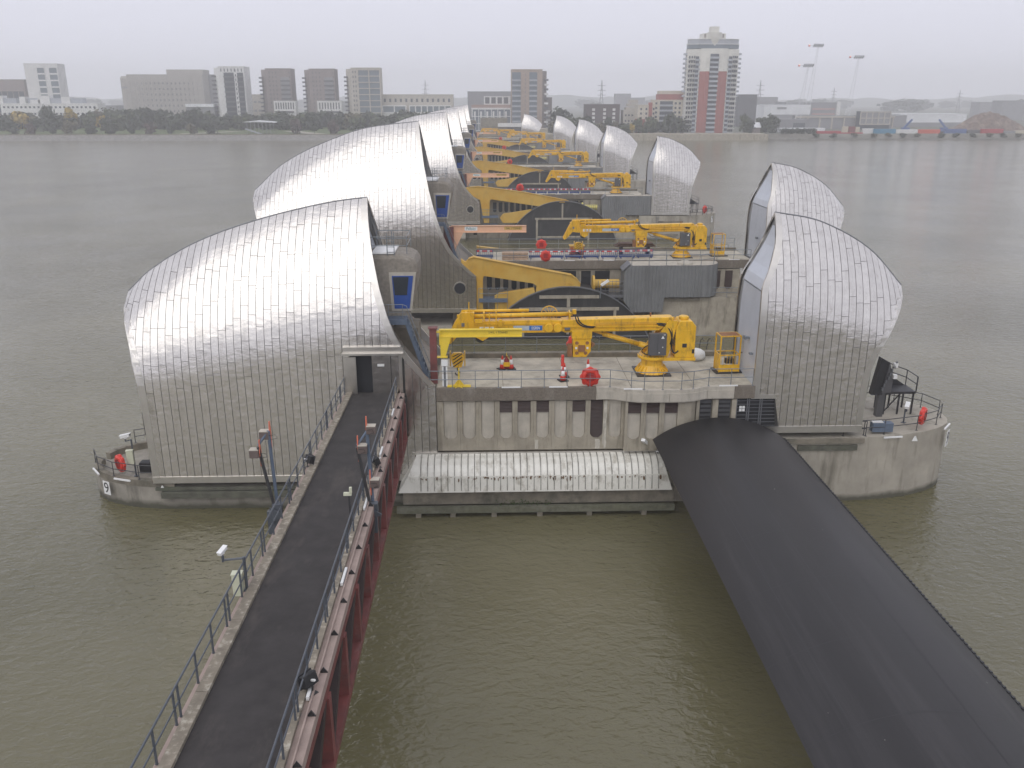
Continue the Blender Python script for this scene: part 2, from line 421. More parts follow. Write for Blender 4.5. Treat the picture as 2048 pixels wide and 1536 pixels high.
# ------------------------------------------------------------------ pier roofs
LINING = mat('steel_lining', (0.34, 0.335, 0.325), 0.55, 0.1, 0.12, 1.5)
ENDW = mat('end_wall_grey', (0.25, 0.25, 0.25), 0.6, 0, 0.1, 1.5)
class Shell:
    def __init__(s, w, ridge, zc, inner, outer, z0):
        s.w, s.ridge, s.zc, s.inner, s.outer, s.z0 = w, ridge, zc, inner, outer, z0
        s.left = inner[-1][0] > outer[-1][0]               # inner edge is to the right of the outer one
        xs = [p[0] for p in inner]; s.xi = max(xs) if s.left else min(xs); s.xp = inner[-1][0]; s.xt = outer[-1][0]
        s.rid = sorted(ridge); s.zct = sorted(zc)
        s.inn = sorted(inner); s.out = sorted(outer)
        s.xo = outer[0][0]
    def zhi(s, x):
        if (s.left and x > s.xp) or (not s.left and x < s.xp): return ip(s.inn, x)
        return ip(s.rid, x)
    def zlo(s, x):
        zz = s.z0(x)
        if (s.left and x < s.xo) or (not s.left and x > s.xo): return max(zz, ip(s.out, x))
        return zz
    def y(s, x, z):
        zr = ip(s.rid, x); zc = ip(s.zct, x); h = zr-zc
        if z <= zc: return -s.w
        Rr = (s.w**2+h*h)/(2*s.w); q = max(0.0, Rr*Rr-(z-zc)**2)
        return -s.w+Rr-math.sqrt(q)
    def n(s, x, z):
        e = 0.05
        fx = (s.y(x+e, z)-s.y(x-e, z))/(2*e); fz = (s.y(x, z+e)-s.y(x, z-e))/(2*e)
        return Vector((fx, -1, fz)).normalized()
    def p(s, x, z, off=0.0):
        v = Vector((x, s.y(x, z), z)); return v+s.n(x, z)*off if off else v
    def zs(s, x, n):                                       # heights evenly spaced along the curve
        a, b = s.zlo(x), s.zhi(x); k = 60; L = [0]; zz = [a+(b-a)*i/k for i in range(k+1)]
        for i in range(k): L.append(L[-1]+math.hypot(zz[i+1]-zz[i], s.y(x, zz[i+1])-s.y(x, zz[i])))
        out = []; j = 0
        for i in range(n+1):
            t = L[-1]*i/n
            while j < k-1 and L[j+1] < t: j += 1
            d = L[j+1]-L[j]; out.append(zz[j]+(zz[j+1]-zz[j])*((t-L[j])/d if d else 0))
        out[-1] = b
        return out, L[-1]

def roof_shell(par, S, strip, name, limit=300, singles=True, holes=(), rows_=(1.75, 2.35)):
    x0, x1 = sorted((S.xi, S.xt)); n = max(2, round((x1-x0)/strip)); dx = (x1-x0)/n
    near, far = [], []
    for i in range(2*n+1):
        x = min(max(x0+dx*i/2, x0+1e-3), x1-1e-3)
        zz, _ = S.zs(x, 16)
        near.append([S.p(x, z) for z in zz]); far.append([Vector((v.x, -v.y, v.z)) for v in near[-1]])
    mb = MB().grid(near).grid(far)
    sh = mb.build(name, STEELB, par, smooth=False)
    near, far = [], []
    for i in range(n+1):
        x = min(max(x0+dx*i, x0+1e-3), x1-1e-3)
        zz, _ = S.zs(x, 12)
        near.append([S.p(x, z, -0.13) for z in zz]); far.append([Vector((v.x, -v.y, v.z)) for v in near[-1]])
    MB().grid(near).grid(far).build('inner_lining', LINING, sh)
    rng = random.Random(11); stuff = MB(); cnt = 0
    def panel(mb, xa, xb, za, zb, m=6, off=0.04):
        # a slightly dished sheet with turned-down edges
        xm_ = (xa+xb)/2; zc_ = ip(S.zct, xm_); z0_, z1_ = (za[0]+za[1])/2, (zb[0]+zb[1])/2
        vs = [j/m for j in range(m+1)]
        if z0_ < zc_-0.3 and z1_ > zc_+0.1:            # the tall bottom sheet: straight below the bend, finer above it
            vc = (zc_-z0_)/(z1_-z0_); vs = [0, vc*0.97]+[vc+(1-vc)*j/(m-1) for j in range(1, m)]
        pil = rng.uniform(-0.007, 0.011); tl = [rng.uniform(-0.005, 0.005) for _ in range(4)]
        rows = []
        for i in range(3):
            u = i/2; x = xa+(xb-xa)*u; r = []
            for j in range(m+1):
                v = vs[j]
                a = za[0]+(za[1]-za[0])*u; b = zb[0]+(zb[1]-zb[0])*u
                o = off+(1-u)*(1-v)*tl[0]+u*(1-v)*tl[1]+(1-u)*v*tl[2]+u*v*tl[3]
                if i == 1 and 0 < j < m: o += pil+rng.uniform(-0.003, 0.003)
                r.append(S.p(x, a+(b-a)*v, o))
            rows.append(r)
        mb.grid(rows)
        ring = [(0, j) for j in range(m+1)]+[(1, m), (2, m)]+[(2, j) for j in range(m-1, -1, -1)]+[(1, 0)]
        for a, b in zip(ring, ring[1:]+ring[:1]):
            A, B = rows[a[0]][a[1]], rows[b[0]][b[1]]
            na = S.n(A.x, A.z)*(-off); nb = S.n(B.x, B.z)*(-off)
            mb.add([A, B, B+nb, A+na], [(0,1,2,3)])
    g = 0.016
    for i in range(n):
        xa, xb = x0+dx*i+g, x0+dx*(i+1)-g; xm = (xa+xb)/2
        hi = (S.zhi(xa), S.zhi(xb)); lo = (S.zlo(xa), S.zlo(xb))
        lo0 = max(lo); hi0 = min(hi)
        cuts = []
        zc = ip(S.zct, xm); z = max(lo0+0.8, zc+rng.choice((-0.2, 0.35, 0.9, 1.5)))
        while z < hi0-0.7:
            cuts.append(z)
            zr = ip(S.rid, xm); h = zr-zc; Rr = (S.w**2+h*h)/(2*S.w)
            c = math.sqrt(max(0.05, 1-min(0.999, ((z-zc)/Rr))**2)) if z > zc else 1
            z += rng.uniform(*rows_)*max(0.45, c)
        ed = [lo]+[(c, c) for c in cuts]+[hi]
        for a, b in zip(ed[:-1], ed[1:]):
            if b[0]-a[0] < 0.05 and b[1]-a[1] < 0.05: continue
            gz = 0.011
            a2 = (a[0]+gz, a[1]+gz); b2 = (b[0]-gz, b[1]-gz)
            pieces = [(a2, b2)]
            for (hx0, hx1, hz0, hz1) in holes:
                if xb > hx0 and xa < hx1:
                    q = []
                    for (u, v) in pieces:
                        if min(u) < hz0 < max(v): q.append((u, (hz0, hz0)))
                        if max(v) > hz1 > min(u): q.append(((hz1, hz1), v))
                        if min(u) >= hz1 or max(v) <= hz0: q.append((u, v))
                    pieces = q
            for (u, v) in pieces:
                if singles and cnt < limit:
                    pm = MB(); panel(pm, xa, xb, u, v)
                    pm.build('roof_panel', STEEL, sh, smooth=True, fix=False); cnt += 1
                else:
                    panel(stuff, xa, xb, u, v, m=6)
    if stuff.f: stuff.build('roof_panel', STEEL, sh, smooth=True, kind='stuff', fix=False)
    # far side: plain cladding of the same strips
    fs = MB()
    for i in range(n):
        xa, xb = x0+dx*i+g, x0+dx*(i+1)-g; rows = []
        for x in (xa, xb):
            zz, _ = S.zs(x, 8); r = []
            for z in zz:
                v = S.p(x, z, 0.03); r.append(Vector((v.x, -v.y, v.z)))
            rows.append(r)
        fs.grid(rows)
    fs.build('far_side_cladding', STEEL, sh, smooth=True, kind='stuff')
    # trim along the free edges: a band folded over the inner edge, ridge cap, foot flashing
    sg = 1 if S.left else -1
    pts = S.inner
    tr = MB(); a = []; b = []; c = []
    m = 26
    ptsz = sorted([(z, x) for x, z in pts])
    for i in range(m+1):
        z = ptsz[0][0]+(ptsz[-1][0]-ptsz[0][0])*i/m
        x = ip(ptsz, z)
        q = 0.42 if z < ptsz[-1][0]-0.3 else 0.30
        a.append(S.p(x, z, 0.055)); b.append(S.p(x-sg*q, z, 0.055)); c.append(S.p(x, z, -0.14))
    for half in (1, -1):
        A = [Vector((v.x, v.y*half, v.z)) for v in a]; B = [Vector((v.x, v.y*half, v.z)) for v in b]; C_ = [Vector((v.x, v.y*half, v.z)) for v in c]
        tr.grid([B, A, C_])
    tr.build('edge_trim', STEELT, sh, smooth=False)
    rc = MB(); rx = [S.xp+(S.xt-S.xp)*i/24 for i in range(25)]
    rc.tube([(x, 0, S.zhi(min(max(x, x0+1e-3), x1-1e-3))+0.03) for x in rx], 0.06, 6)
    rc.build('ridge_cap', GREYM, sh)
    oe = MB(); zo = sorted([(z, x) for x, z in S.outer]); A = []; B = []; C_ = []
    for i in range(17):
        z = zo[0][0]+(zo[-1][0]-zo[0][0])*i/16; x = ip(zo, z)
        A.append(S.p(x, z, 0.05)); B.append(S.p(x+sg*0.45, z, 0.05)); C_.append(Vector((x, 0, z)))
    oe.grid([B, A])
    oe.build('nose_trim', STEELT, sh)
    ne = MB().grid([A, [Vector((v.x, -v.y, v.z)) for v in A]])
    ne.build('nose_wall', STEEL, sh)
    fl = MB()
    xb0, xb1 = sorted((S.xo, S.xi)); zb = S.z0((xb0+xb1)/2)
    fl.box(xb0, xb1, -S.w-0.10, -S.w-0.02, zb-0.42, zb+0.03)
    fl.build('foot_flashing', STEELT, sh)
    return sh

def end_wall(sh, S, xr, parts, m, back=None):
    # panels closing the open end between the two sides, set in from the edge: parts = (z0, z1, ya_frac, yb_frac)
    sg = 1 if S.left else -1
    pz = sorted([(z, x) for x, z in S.inner])
    for (z0, z1, fa, fb) in parts:
        mb = MB(); ra = []; rb = []
        k = 6
        for i in range(k+1):
            z = z0+(z1-z0)*i/k; x = ip(pz, z)-sg*xr; w = -S.y(ip(pz, z), z)-0.05
            ra.append(Vector((x, -w+fa, z))); rb.append(Vector((x, w-fb, z)))
        mb.grid([ra, rb]); o = mb.build('end_panel', m, sh)
        sd = o.modifiers.new('thick', 'SOLIDIFY'); sd.thickness = 0.06
    mb = MB(); ra = []; rb = []
    for i in range(13):
        z = pz[0][0]+(pz[-1][0]-pz[0][0])*i/12; x = ip(pz, z)-sg*(xr+0.03); w = -S.y(ip(pz, z), z)-0.02
        ra.append(Vector((x, -w, z))); rb.append(Vector((x, w, z)))
    mb.grid([ra, rb]).build('end_wall', back or ENDW, sh)

# small nearest pier (the ninth) and the big ones
S9L = Shell(4.2, [(-7.65,19.95),(-9.4,19.75),(-12,19.25),(-15.3,18.4),(-18.7,17.2),(-22.1,15.3),(-23.7,13.9)],
            [(-23.7,8.0),(-15,9.5),(-7.65,11.0),(-3,11.0)],
            [(-3.36,8.5),(-4.31,9.6),(-5.51,11.25),(-6.4,13.5),(-7.0,16),(-7.4,18),(-7.65,19.95)],
            [(-22.1,2.0),(-22.2,8.0),(-22.5,10.5),(-23.7,13.9)], lambda x: 2.35)
S9R = Shell(2.6, [(18.46,19.10),(20.8,18.71),(22.83,17.94),(24.97,16.67),(27.3,14.34)],
            [(17,12.4),(19,12.3),(24.5,10.8),(27.3,9.8)],
            [(17.26,7.72),(17.27,12.5),(17.31,14.5),(17.85,16.0),(18.28,17.5),(18.46,19.10)],
            [(24.75,5.1),(24.78,8.2),(25.0,9.8),(26.0,12),(27.3,14.34)], lambda x: 7.7 if x < 18.85 else 5.45)
S8L = Shell(5.6, [(-7.4,23.63),(-12.8,23.0),(-17.9,21.4),(-22.5,19.2),(-26.1,16.2)],
            [(-26.1,9.3),(-7.4,11.2),(-1,11.2)],
            [(-1.18,7.3),(-2.5,8.5),(-4.0,10.3),(-5.5,14.0),(-6.6,18.5),(-7.4,23.63)],
            [(-24.0,3.2),(-24.1,9.0),(-24.6,12.0),(-26.1,16.2)], lambda x: 3.6)
S8R = Shell(3.6, [(31.95,19.24),(34.3,18.8),(36.36,17.96),(38.4,16.7),(40.6,14.44)],
            [(30,12.2),(32,12.2),(38,10.0),(40.6,9.0)],
            [(30.86,5.0),(30.87,12.5),(30.93,14.6),(31.4,16.2),(31.8,17.7),(31.95,19.24)],
            [(38.2,5.1),(38.3,8.8),(38.6,10.2),(39.4,12.3),(40.6,14.44)], lambda x: 5.2)

def hull_outline(xl, xr, w, nose, side):
    # plan of one end of the pier base, boat shaped; side -1: nose at xl, +1: nose at xr
    pts = []
    k = 9
    if side < 0:
        near = [(xl+nose*(1-math.cos(i/k*math.pi/2)), -w*math.sin(i/k*math.pi/2)**0.9) for i in range(k+1)]
        out = near+[(xr, -w), (xr, w)]+[(x, -y) for x, y in near[::-1][:-1]]
    else:
        near = [(xr-nose*(1-math.cos(i/k*math.pi/2)), -w*math.sin(i/k*math.pi/2)**0.9) for i in range(k+1)]
        out = [(xl, w), (xl, -w)]+near[::-1]+[(x, -y) for x, y in near[1:]]
    return out
def rim(outl, a, b, z0, z1, inset):
    # upstand wall standing on an outline between indices a..b
    mb = MB(); P = outl[a:b]
    c = Vector((sum(p[0] for p in outl)/len(outl), 0))
    for p, q in zip(P[:-1], P[1:]):
        p = Vector(p); q = Vector(q); d = (q-p).normalized(); nn = Vector((-d.y, d.x))*inset
        if (p+nn-c).length > (p-c).length: nn = -nn
        mb.add([(p.x,p.y,z0),(q.x,q.y,z0),(q.x+nn.x,q.y+nn.y,z0),(p.x+nn.x,p.y+nn.y,z0),(p.x,p.y,z1),(q.x,q.y,z1),(q.x+nn.x,q.y+nn.y,z1),(p.x+nn.x,p.y+nn.y,z1)],
               [(0,3,2,1),(4,5,6,7),(0,1,5,4),(2,3,7,6),(1,2,6,5),(3,0,4,7)])
    return mb
def number_sign(par, s, p, rz, h=0.95, w=0.62):
    b = MB().box(-w/2, w/2, -0.03, 0.0, -h/2, h/2).build('number_plate', WHITE, par)
    b.location = p; b.rotation_euler = (0, 0, rz)
    text('number', s, LETB, b, (0, -0.035, -0.02), h*1.12, sx=0.95)
    return b

def control_pod(par, x0, z0, sc_=1.0, y0=-1.6, y1=1.6):
    # concrete look-out pod bulging out of the roof end, blue door, roof with rails
    pod = MB()
    pr = [(-2.6,0.3),(-0.9,0.0),(-0.25,0.06),(0.0,0.3),(0.30,1.4),(0.62,2.6),(0.74,3.4),(0.70,3.9),(0.5,4.25),(0.1,4.45),(-0.4,4.5),(-2.6,4.5)]
    pr = [(x0+a*sc_, z0+b*sc_) for a, b in pr]
    pod.prism(pr, y0, y1)
    p = pod.build('control_pod', CABIN, par, bevel=0.28)
    d = [(-0.85,1.0),(0.12,1.0),(0.42,3.15),(-0.95,3.15)]
    f = [(-1.04,0.85),(0.26,0.85),(0.60,3.36),(-1.14,3.36)]
    MB().prism([(x0+a*sc_, z0+b*sc_) for a, b in f], y0-0.06, y0+0.05).build('door_frame', CONCL, p)
    MB().prism([(x0+a*sc_, z0+b*sc_) for a, b in d], y0-0.11, y0-0.03).build('door', BLUE, p)
    MB().prism([(x0+a*sc_, z0+b*sc_) for a, b in [(-0.80,1.90),(-0.02,1.90),(0.12,3.08),(-0.88,3.08)]], y0-0.14, y0-0.08).build('door_window', GLASS, p)
    MB().box(x0-2.2*sc_, x0-0.75*sc_, y0+0.15, y1-0.2, z0+4.5*sc_+0.02, z0+4.5*sc_+0.12).build('roof_hatch', WHITE, p)
    r = MB(); zt = z0+4.5*sc_; X = [x0-2.2*sc_, x0-1.2*sc_, x0+0.05]
    for k in (0.55, 1.1):
        r.tube([(X[0], y0+0.2, zt+k), (X[2], y0+0.2, zt+k), (X[2], y1-0.2, zt+k), (X[0], y1-0.2, zt+k)], 0.028, 6)
    for x in X:
        for y in (y0+0.2, y1-0.2): r.tube([(x, y, zt), (x, y, zt+1.1)], 0.028, 6)
    for x in (x0-1.2*sc_, x0-0.75*sc_): r.tube([(x, y0+0.12, zt-1.6), (x, y0+0.12, zt+1.35)], 0.028, 6)
    for k in range(9): r.tube([(x0-1.2*sc_, y0+0.12, zt-1.5+k*0.33), (x0-0.75*sc_, y0+0.12, zt-1.5+k*0.33)], 0.018, 5)
    r.build('roof_rail', RAILG, p)
    return p
def pod_stair(par, x0, z0, x1, z1, y, m=BLUEG):
    # platform under the pod door and the steep stair down to the deck
    s = MB()
    s.box(x0-2.0, x0+0.15, y-0.9, y+0.3, z0-0.32, z0)
    for yy in (y-0.75, y-0.05): s.bar((x0+0.1, yy, z0-0.15), (x1, yy, z1), 0.07, 0.26)
    n = 11
    for i in range(1, n):
        t = i/n; x = x0+0.1+(x1-x0-0.1)*t; z = z0+(z1-z0)*t
        s.box(x-0.13, x+0.13, y-0.72, y-0.08, z-0.03, z)
    st = s.build('stair', m, par)
    r = MB()
    for yy in (y-0.85, ):
        r.tube([(x0-1.9, yy, z0+1.0), (x0-0.1, yy, z0+1.0), (x0+0.15, yy, z0+0.9)], 0.025, 6)
        r.tube([(x0-1.9, yy, z0+0.5), (x0-0.1, yy, z0+0.5), (x0+0.1, yy, z0+0.5)], 0.022, 6)
        for x in (x0-1.9, x0-1.0, x0-0.1): r.tube([(x, yy, z0), (x, yy, z0+1.0)], 0.025, 6)
        r.tube([(x0+0.15, yy, z0+0.9), (x1+0.25, yy, z1+1.0)], 0.025, 6)
        r.tube([(x0+0.12, yy, z0+0.45), (x1+0.15, yy, z1+0.5)], 0.022, 6)
        for t in (0.33, 0.66, 1.0): r.tube([(x0+(x1-x0)*t, yy, z0+(z1-z0)*t), (x0+(x1-x0)*t+0.2, yy, z0+(z1-z0)*t+1.0)], 0.022, 6)
    r.build('handrail', RAILG, st)
    return st
# ------------------------------------------------------------------ the nearest pier
def louvre(par, x0, x1, y, z0, z1, round_bottom=False):
    f = MB().box(x0, x1, y+0.04, y+0.10, z0, z1)
    n = max(3, int((z1-z0)/0.09))
    for i in range(n):
        z = z0+(z1-z0)*(i+0.5)/n; w = (x1-x0)
        cut = 0
        if round_bottom and z < z0+w/2:
            cut = w/2-math.sqrt(max(0, (w/2)**2-(z0+w/2-z)**2))
        if w-2*cut > 0.06:
            f.add([(x0+cut,y,z-0.032),(x1-cut,y,z-0.032),(x1-cut,y+0.05,z+0.025),(x0+cut,y+0.05,z+0.025)], [(0,1,2,3)])
    return f.build('louvre', LOUV, par)

def pier_small(name, label, Yc, near, number):
    p = thing(name, label, 'barrier pier', (0, Yc, 0), 0, 'barrier piers across the river')
    # base, three lengths with the rounded ends
    LH = hull_outline(-27.4, -4.95, 4.15, 6.6, -1); RH = hull_outline(19.02, 32.5, 4.25, 8.6, 1)
    base_l = MB().prism(LH, -5, 1.55, 'z').build('hull', mat('concrete_hull_grimy', (0.27, 0.25, 0.21), 0.85, 0, 0.28, 0.8, 0.008, 7, dirt=((0.06, 0.055, 0.038), 0.85, 0.55, (1.7, 1.7, 0.3)), tide=0.30), p)
    rim(LH, 0, 10, 1.55, 2.02, 0.38).build('hull_rim', CONCD, base_l)
    rim(LH, 12, len(LH), 1.55, 2.02, 0.38).build('hull_rim', CONCD, base_l)
    base_r = MB().prism(RH, -5, 4.62, 'z').build('hull', CONCW, p)
    MB().box(19.7, 25.0, -4.42, -4.25, 4.28, 4.6).build('fender_ledge', CONCD, base_r)
    MB().box(20.6, 24.6, -4.36, -4.22, 3.75, 4.12).build('fender_ledge', MOSS, base_r)
    led = MB()
    led.box(-21.6, -5.2, -4.55, -4.12, 0.95, 1.35); led.box(-22.0, -5.2, -4.35, -4.12, 1.42, 1.62)
    led.build('fender_ledge', MOSS, base_l)
    MB().box(-4.93, 19.0, -4.0, 4.0, -5, 7.4).build('core_wall', CONC, p)
    box('plinth_wall', mat('concrete_plinth', (0.20,0.18,0.14), 0.9, 0, 0.35, 0.9, 0.01, 6, dirt=((0.035,0.034,0.026), 0.9, 0.8, (1.2,1.2,0.8)), tide=0.35), p, -4.9, 12.3, -4.9, -4.02, -4, 1.15)
    box('timber_wale', TIMB, p, -6.0, 12.2, -6.0, -5.65, 0.32, 0.72)
    for x in (-4.6, -2.35, 0.35, 3.35, 6.6, 10.2):
        MB().box(x-0.17, x+0.17, -5.95, -4.9, -0.25, 0.30).build('wale_bracket', CONCD, p)
    wd = MB(); rr = random.Random(3)
    for i in range(140):
        x = 2.2+rr.gauss(0, 0.9); z = 0.72+abs(rr.gauss(0, 0.16)); y = -5.6-rr.random()*0.3
        a = rr.uniform(0, 6.28); s = rr.uniform(0.05, 0.13)
        wd.add([(x,y,z),(x+s*math.cos(a),y+s*math.sin(a),z+s*0.3),(x+s*0.4,y,z+s)], [(0,1,2)])
    wd.build('weed_tuft', WEED, p, kind='stuff')
    # near wall: bays with round-bottomed recesses
    bays = [(890,917),(927,953),(964,990),(1000,1025),(1035,1061),(1072,1097),(1108,1132),(1143,1169),(1179,1204),(1216,1240),(1251,1277),(1287,1313),(1323,1349)]
    px = lambda v: -3.18+(v-881)*0.03313
    edges = [px(877)]+[(px(bays[i][1])+px(bays[i+1][0]))/2 for i in range(len(bays)-1)]+[px(1358)]
    for i, (a, b) in enumerate(bays):
        xl, xr = px(a), px(b); r = (xr-xl)/2; xm = (xl+xr)/2; zc_ = 4.78+r; zt = 7.42
        yo = -0.42 if i >= 10 else 0.0
        pts = [(edges[i]+0.004, zt), (edges[i]+0.004, 4.0), (edges[i+1]-0.004, 4.0), (edges[i+1]-0.004, zt), (xr, zt), (xr, zc_)]
        pts += [(xm+r*math.cos(t), zc_-r*math.sin(t)) for t in [k*math.pi/10 for k in range(1, 10)]]+[(xl, zc_), (xl, zt)]
        w = MB().prism(pts, -4.2+yo, -4.0).build('wall_bay', CONC, p)
        top = i in (3, 4, 5, 7, 10, 11, 12)
        if i == 8: louvre(w, xl+0.02, xr-0.02, -4.12, zc_-r+0.02, zt-0.02, True)
        else:
            MB().box(xl+0.02, xr-0.02, -4.09+yo*0.9, -4.01, 4.8, zt-0.01).build('recess_panel', CONCL, w)
            if top: louvre(w, xl+0.01, xr-0.01, -4.17+yo, 6.62, zt-0.02)
    bm_ = MB().prism([(px(1350),-4.0),(px(1350)+0.05,-4.62),(px(1362),-4.66),(px(1376),-4.55),(px(1386),-4.25),(px(1388),-4.0)], 2.5, 7.42, 'z')
    bm_.build('wall_bulge', CONC, p)
    for a, b in ((1388,1394),(1420,1431),(1458,1467)):
        box('door_pier', CONC, p, px(a), px(b), -4.3, -4.0, 4.0, 7.42)
    for a, b in ((1395,1419),(1432,1457)):
        d = box('lower_door', GREYC, p, px(a), px(b), -4.1, -4.02, 4.0, 7.35)
        sl = MB()
        for k in range(10): sl.box(px(a)+0.05, px(b)-0.05, -4.13, -4.09, 4.3+k*0.3, 4.42+k*0.3)
        sl.build('door_slat', LOUV if False else BLKM, d)
    gr = box('grille_gate', DIM, p, px(1468), px(1554), -4.06, -4.005, 4.4, 7.4)
    gg = MB()
    for k in range(12): gg.box(px(1469), px(1553), -4.14, -4.11, 4.5+k*0.25, 4.53+k*0.25)
    for v in (1469, 1490, 1494, 1515, 1519, 1552): gg.box(px(v)-0.03, px(v)+0.03, -4.17, -4.10, 4.4, 7.4)
    gg.build('grille_bar', GREYM, gr)
    for k in range(2):
        for j in range(2): MB().box(px(1474)+k*0.2, px(1474)+k*0.2+0.17, -4.2, -4.18, 6.55+j*0.2, 6.72+j*0.2).build('notice', WHITE, gr)
    # deck with its edge band, bulging out round the crane
    path = [(-3.30,-4.32),(6.6,-4.32),(7.9,-4.36),(9.2,-4.85),(10.0,-5.02),(12.4,-5.02),(13.2,-4.85),(14.3,-4.40),(17.36,-4.36)]
    def edge_y(x): return ip(path, x)
    xs = [-3.30+i*(17.36+3.30)/60 for i in range(61)]
    dk = MB().prism([(x, edge_y(x)+0.32) for x in xs]+[(17.36, 2.7), (-3.30, 2.7)], 7.45, 8.28, 'z').build('deck', DECKC, p)
    for a, b, m in ((-3.30, 7.0, CONCB), (7.02, 16.0, CONCL), (16.02, 17.36, CONCB)):
        xx = [a+(b-a)*i/30 for i in range(31)]
        MB().prism([(x, edge_y(x)) for x in xx]+[(x, edge_y(x)+0.30) for x in xx[::-1]], 7.5, 8.34, 'z').build('parapet', m, p)
    for a, b in ((7.1, 8.9), (8.95, 11.6), (11.65, 14.2), (14.25, 15.9)):
        xx = [a+(b-a)*i/10 for i in range(11)]
        MB().prism([(x, edge_y(x)-0.05) for x in xx]+[(x, edge_y(x)-0.005) for x in xx[::-1]], 7.56, 8.1, 'z').build('parapet_panel', CONCL, p)
    box('back_kerb', CONCD, p, -3.3, 17.3, 2.72, 3.2, 7.6, 8.62)
    jt = MB()
    for x in (1.0, 5.2, 9.3, 13.5): jt.box(x-0.02, x+0.02, -3.95, 2.6, 8.275, 8.284)
    jt.box(-3.1, 17.2, -0.9, -0.87, 8.275, 8.284)
    jt.build('deck_joint', CONCD, dk)
    # white tube lamps along the edges
    for x in (1.5, 4.55, 9.3, 15.6):
        box('tube_lamp', WHITE, p, x-0.6, x+0.6, edge_y(x)+0.02, edge_y(x)+0.09, 8.345, 8.42)
    for x, y, a in ((-26.6,-2.35,-0.9),(-24.3,-3.75,-0.33),(27.0,-4.12,0.10),(31.6,-2.3,0.85)):
        l = MB().box(-0.65, 0.65, -0.05, 0.05, 0, 0.1).build('tube_lamp', WHITE, p); l.location = (x, y-0.08, 1.98 if x < 0 else 4.55); l.rotation_euler = (0, 0, a)
    number_sign(p, number, (-25.62, -3.32, 1.22), -0.52)
    number_sign(p, number, (31.75, -2.35, 3.75), 0.85, 1.1, 0.66)
    for x, y, z in ((-21.55,-4.24,1.55),(28.55,-4.05,4.4)):
        MB().prism([(x-0.2,z-0.14),(x+0.2,z-0.14),(x+0.03,z+0.22),(x-0.03,z+0.22)], y-0.06, y-0.02).build('triangle_mark', WHITE, p)
    # white moulded covers on the near face
    prof = [(-4.22,3.74),(-4.85,3.66),(-5.32,3.42),(-5.62,3.10),(-5.76,2.86),(-5.77,2.80),(-5.92,1.80)]
    cuts = [(-4.72, -0.92), (-0.88, 5.45), (5.49, 11.35)]
    for k, (a, b) in enumerate(cuts):
        mb = MB(); rows = []
        for (y, z) in prof:
            t = (3.74-z)/(3.74-1.80)
            xa = a-(1.12*t if k == 0 else 0); xb = b+(0.62*t if k == 2 else 0)
            rows.append([(xa+(xb-xa)*i/12, y, z) for i in range(13)])
        mb.grid(rows)
        c = mb.build('cover_panel', GRPW, p)
        sd = c.modifiers.new('thick', 'SOLIDIFY'); sd.thickness = 0.07; sd.offset = 1
        ends = MB()
        if k == 0: ends.poly([rows[i][0] for i in range(len(rows))]+[(-5.84,-4.05,1.80),(-4.72,-4.05,3.74)])
        if k == 2: ends.poly([rows[i][-1] for i in range(len(rows))]+[(11.97,-4.05,1.80),(11.35,-4.05,3.74)])
        if ends.f: ends.build('cover_end', GRPW, c)
        rb = MB(); x = a+0.35
        while x < b-0.2:
            if prof:
                for (i0, i1) in ((0, 4), (5, 6)):
                    on = 0.085
                    pp = [Vector((x, prof[i][0]-on*(0.4 if i < 2 else 0.9), prof[i][1]+on*(0.9 if i < 3 else 0.4 if i < 5 else 0))) for i in range(i0, i1+1)]
                    if (i0, i1) == (5, 6): pp[1] = pp[0]+(pp[1]-pp[0])*0.88
                    for q, s in zip(pp[:-1], pp[1:]): rb.bar(q, s, 0.06, 0.05)
            x += 0.435
        rb.build('cover_rib', mat('mottled_rib', (0.34, 0.335, 0.30), 0.5, 0, 0.6, 1.1, col2=(0.10, 0.09, 0.07), c2amt=0.45), c)  # dark mottled bars, drawn raised where the covers have slots
    rs = MB(); rg = random.Random(5)
    for i in range(90):
        x = rg.choice((rg.uniform(-4.6,11.2), rg.gauss(3.4,1.3), rg.gauss(0.2,1.2))); x = min(max(x,-4.6),11.3)
        y, z = (-5.815, 2.83) if rg.random() < 0.6 else (-5.83, 2.75)
        w = rg.uniform(0.02,0.09); h = rg.uniform(0.03,0.22) if rg.random() < 0.75 else rg.uniform(0.2,0.5)
        n = rg.randint(5,7); pts = []
        for k in range(n):
            a = 2*math.pi*k/n; r = rg.uniform(0.6,1.1); dz = math.sin(a)*h*r*0.5-h*0.35
            pts.append((x+math.cos(a)*w*r, y-0.046+max(0,dz)*0.9+min(0,dz)*0.158, z+dz*0.85))
        rs.poly(pts)
    rs.build('rust_patch', mat('rust_stain', (0.13,0.075,0.035), 0.85, 0, 0.5, 6), p, kind='stuff')
    ls = MB()
    for (xa, xb, z0, z1) in ((px(1207), px(1211), 4.05, 7.40),(px(1190), px(1199), 4.02, 4.72),(px(1205), px(1206.5), 4.3, 7.3),(px(1256), px(1257.5), 4.02, 4.9),(px(1070), px(1076), 4.05, 4.7)):
        k = 9; L_ = []; R_ = []
        for i in range(k+1):
            z = z0+(z1-z0)*i/k; t = rg.uniform(-0.02,0.02); L_.append((xa+t, -4.204, z)); R_.append((xb+t+rg.uniform(-0.02,0.02), -4.204, z))
        ls.grid([L_, R_])
    ls.build('lime_streak', mat('lime_streak', (0.50,0.47,0.40), 0.9, 0, 0.25, 2.5, dirt=((0.335,0.30,0.235), 0.9, 2.0, (2,2,0.5))), p, kind='stuff')
    box('cover_flashing', STEELT, p, -5.0, 11.4, -4.32, -4.03, 3.76, 3.92)
    box('cover_foot', CONCD, p, -5.6, 12.2, -5.5, -4.92, 0.74, 1.78)
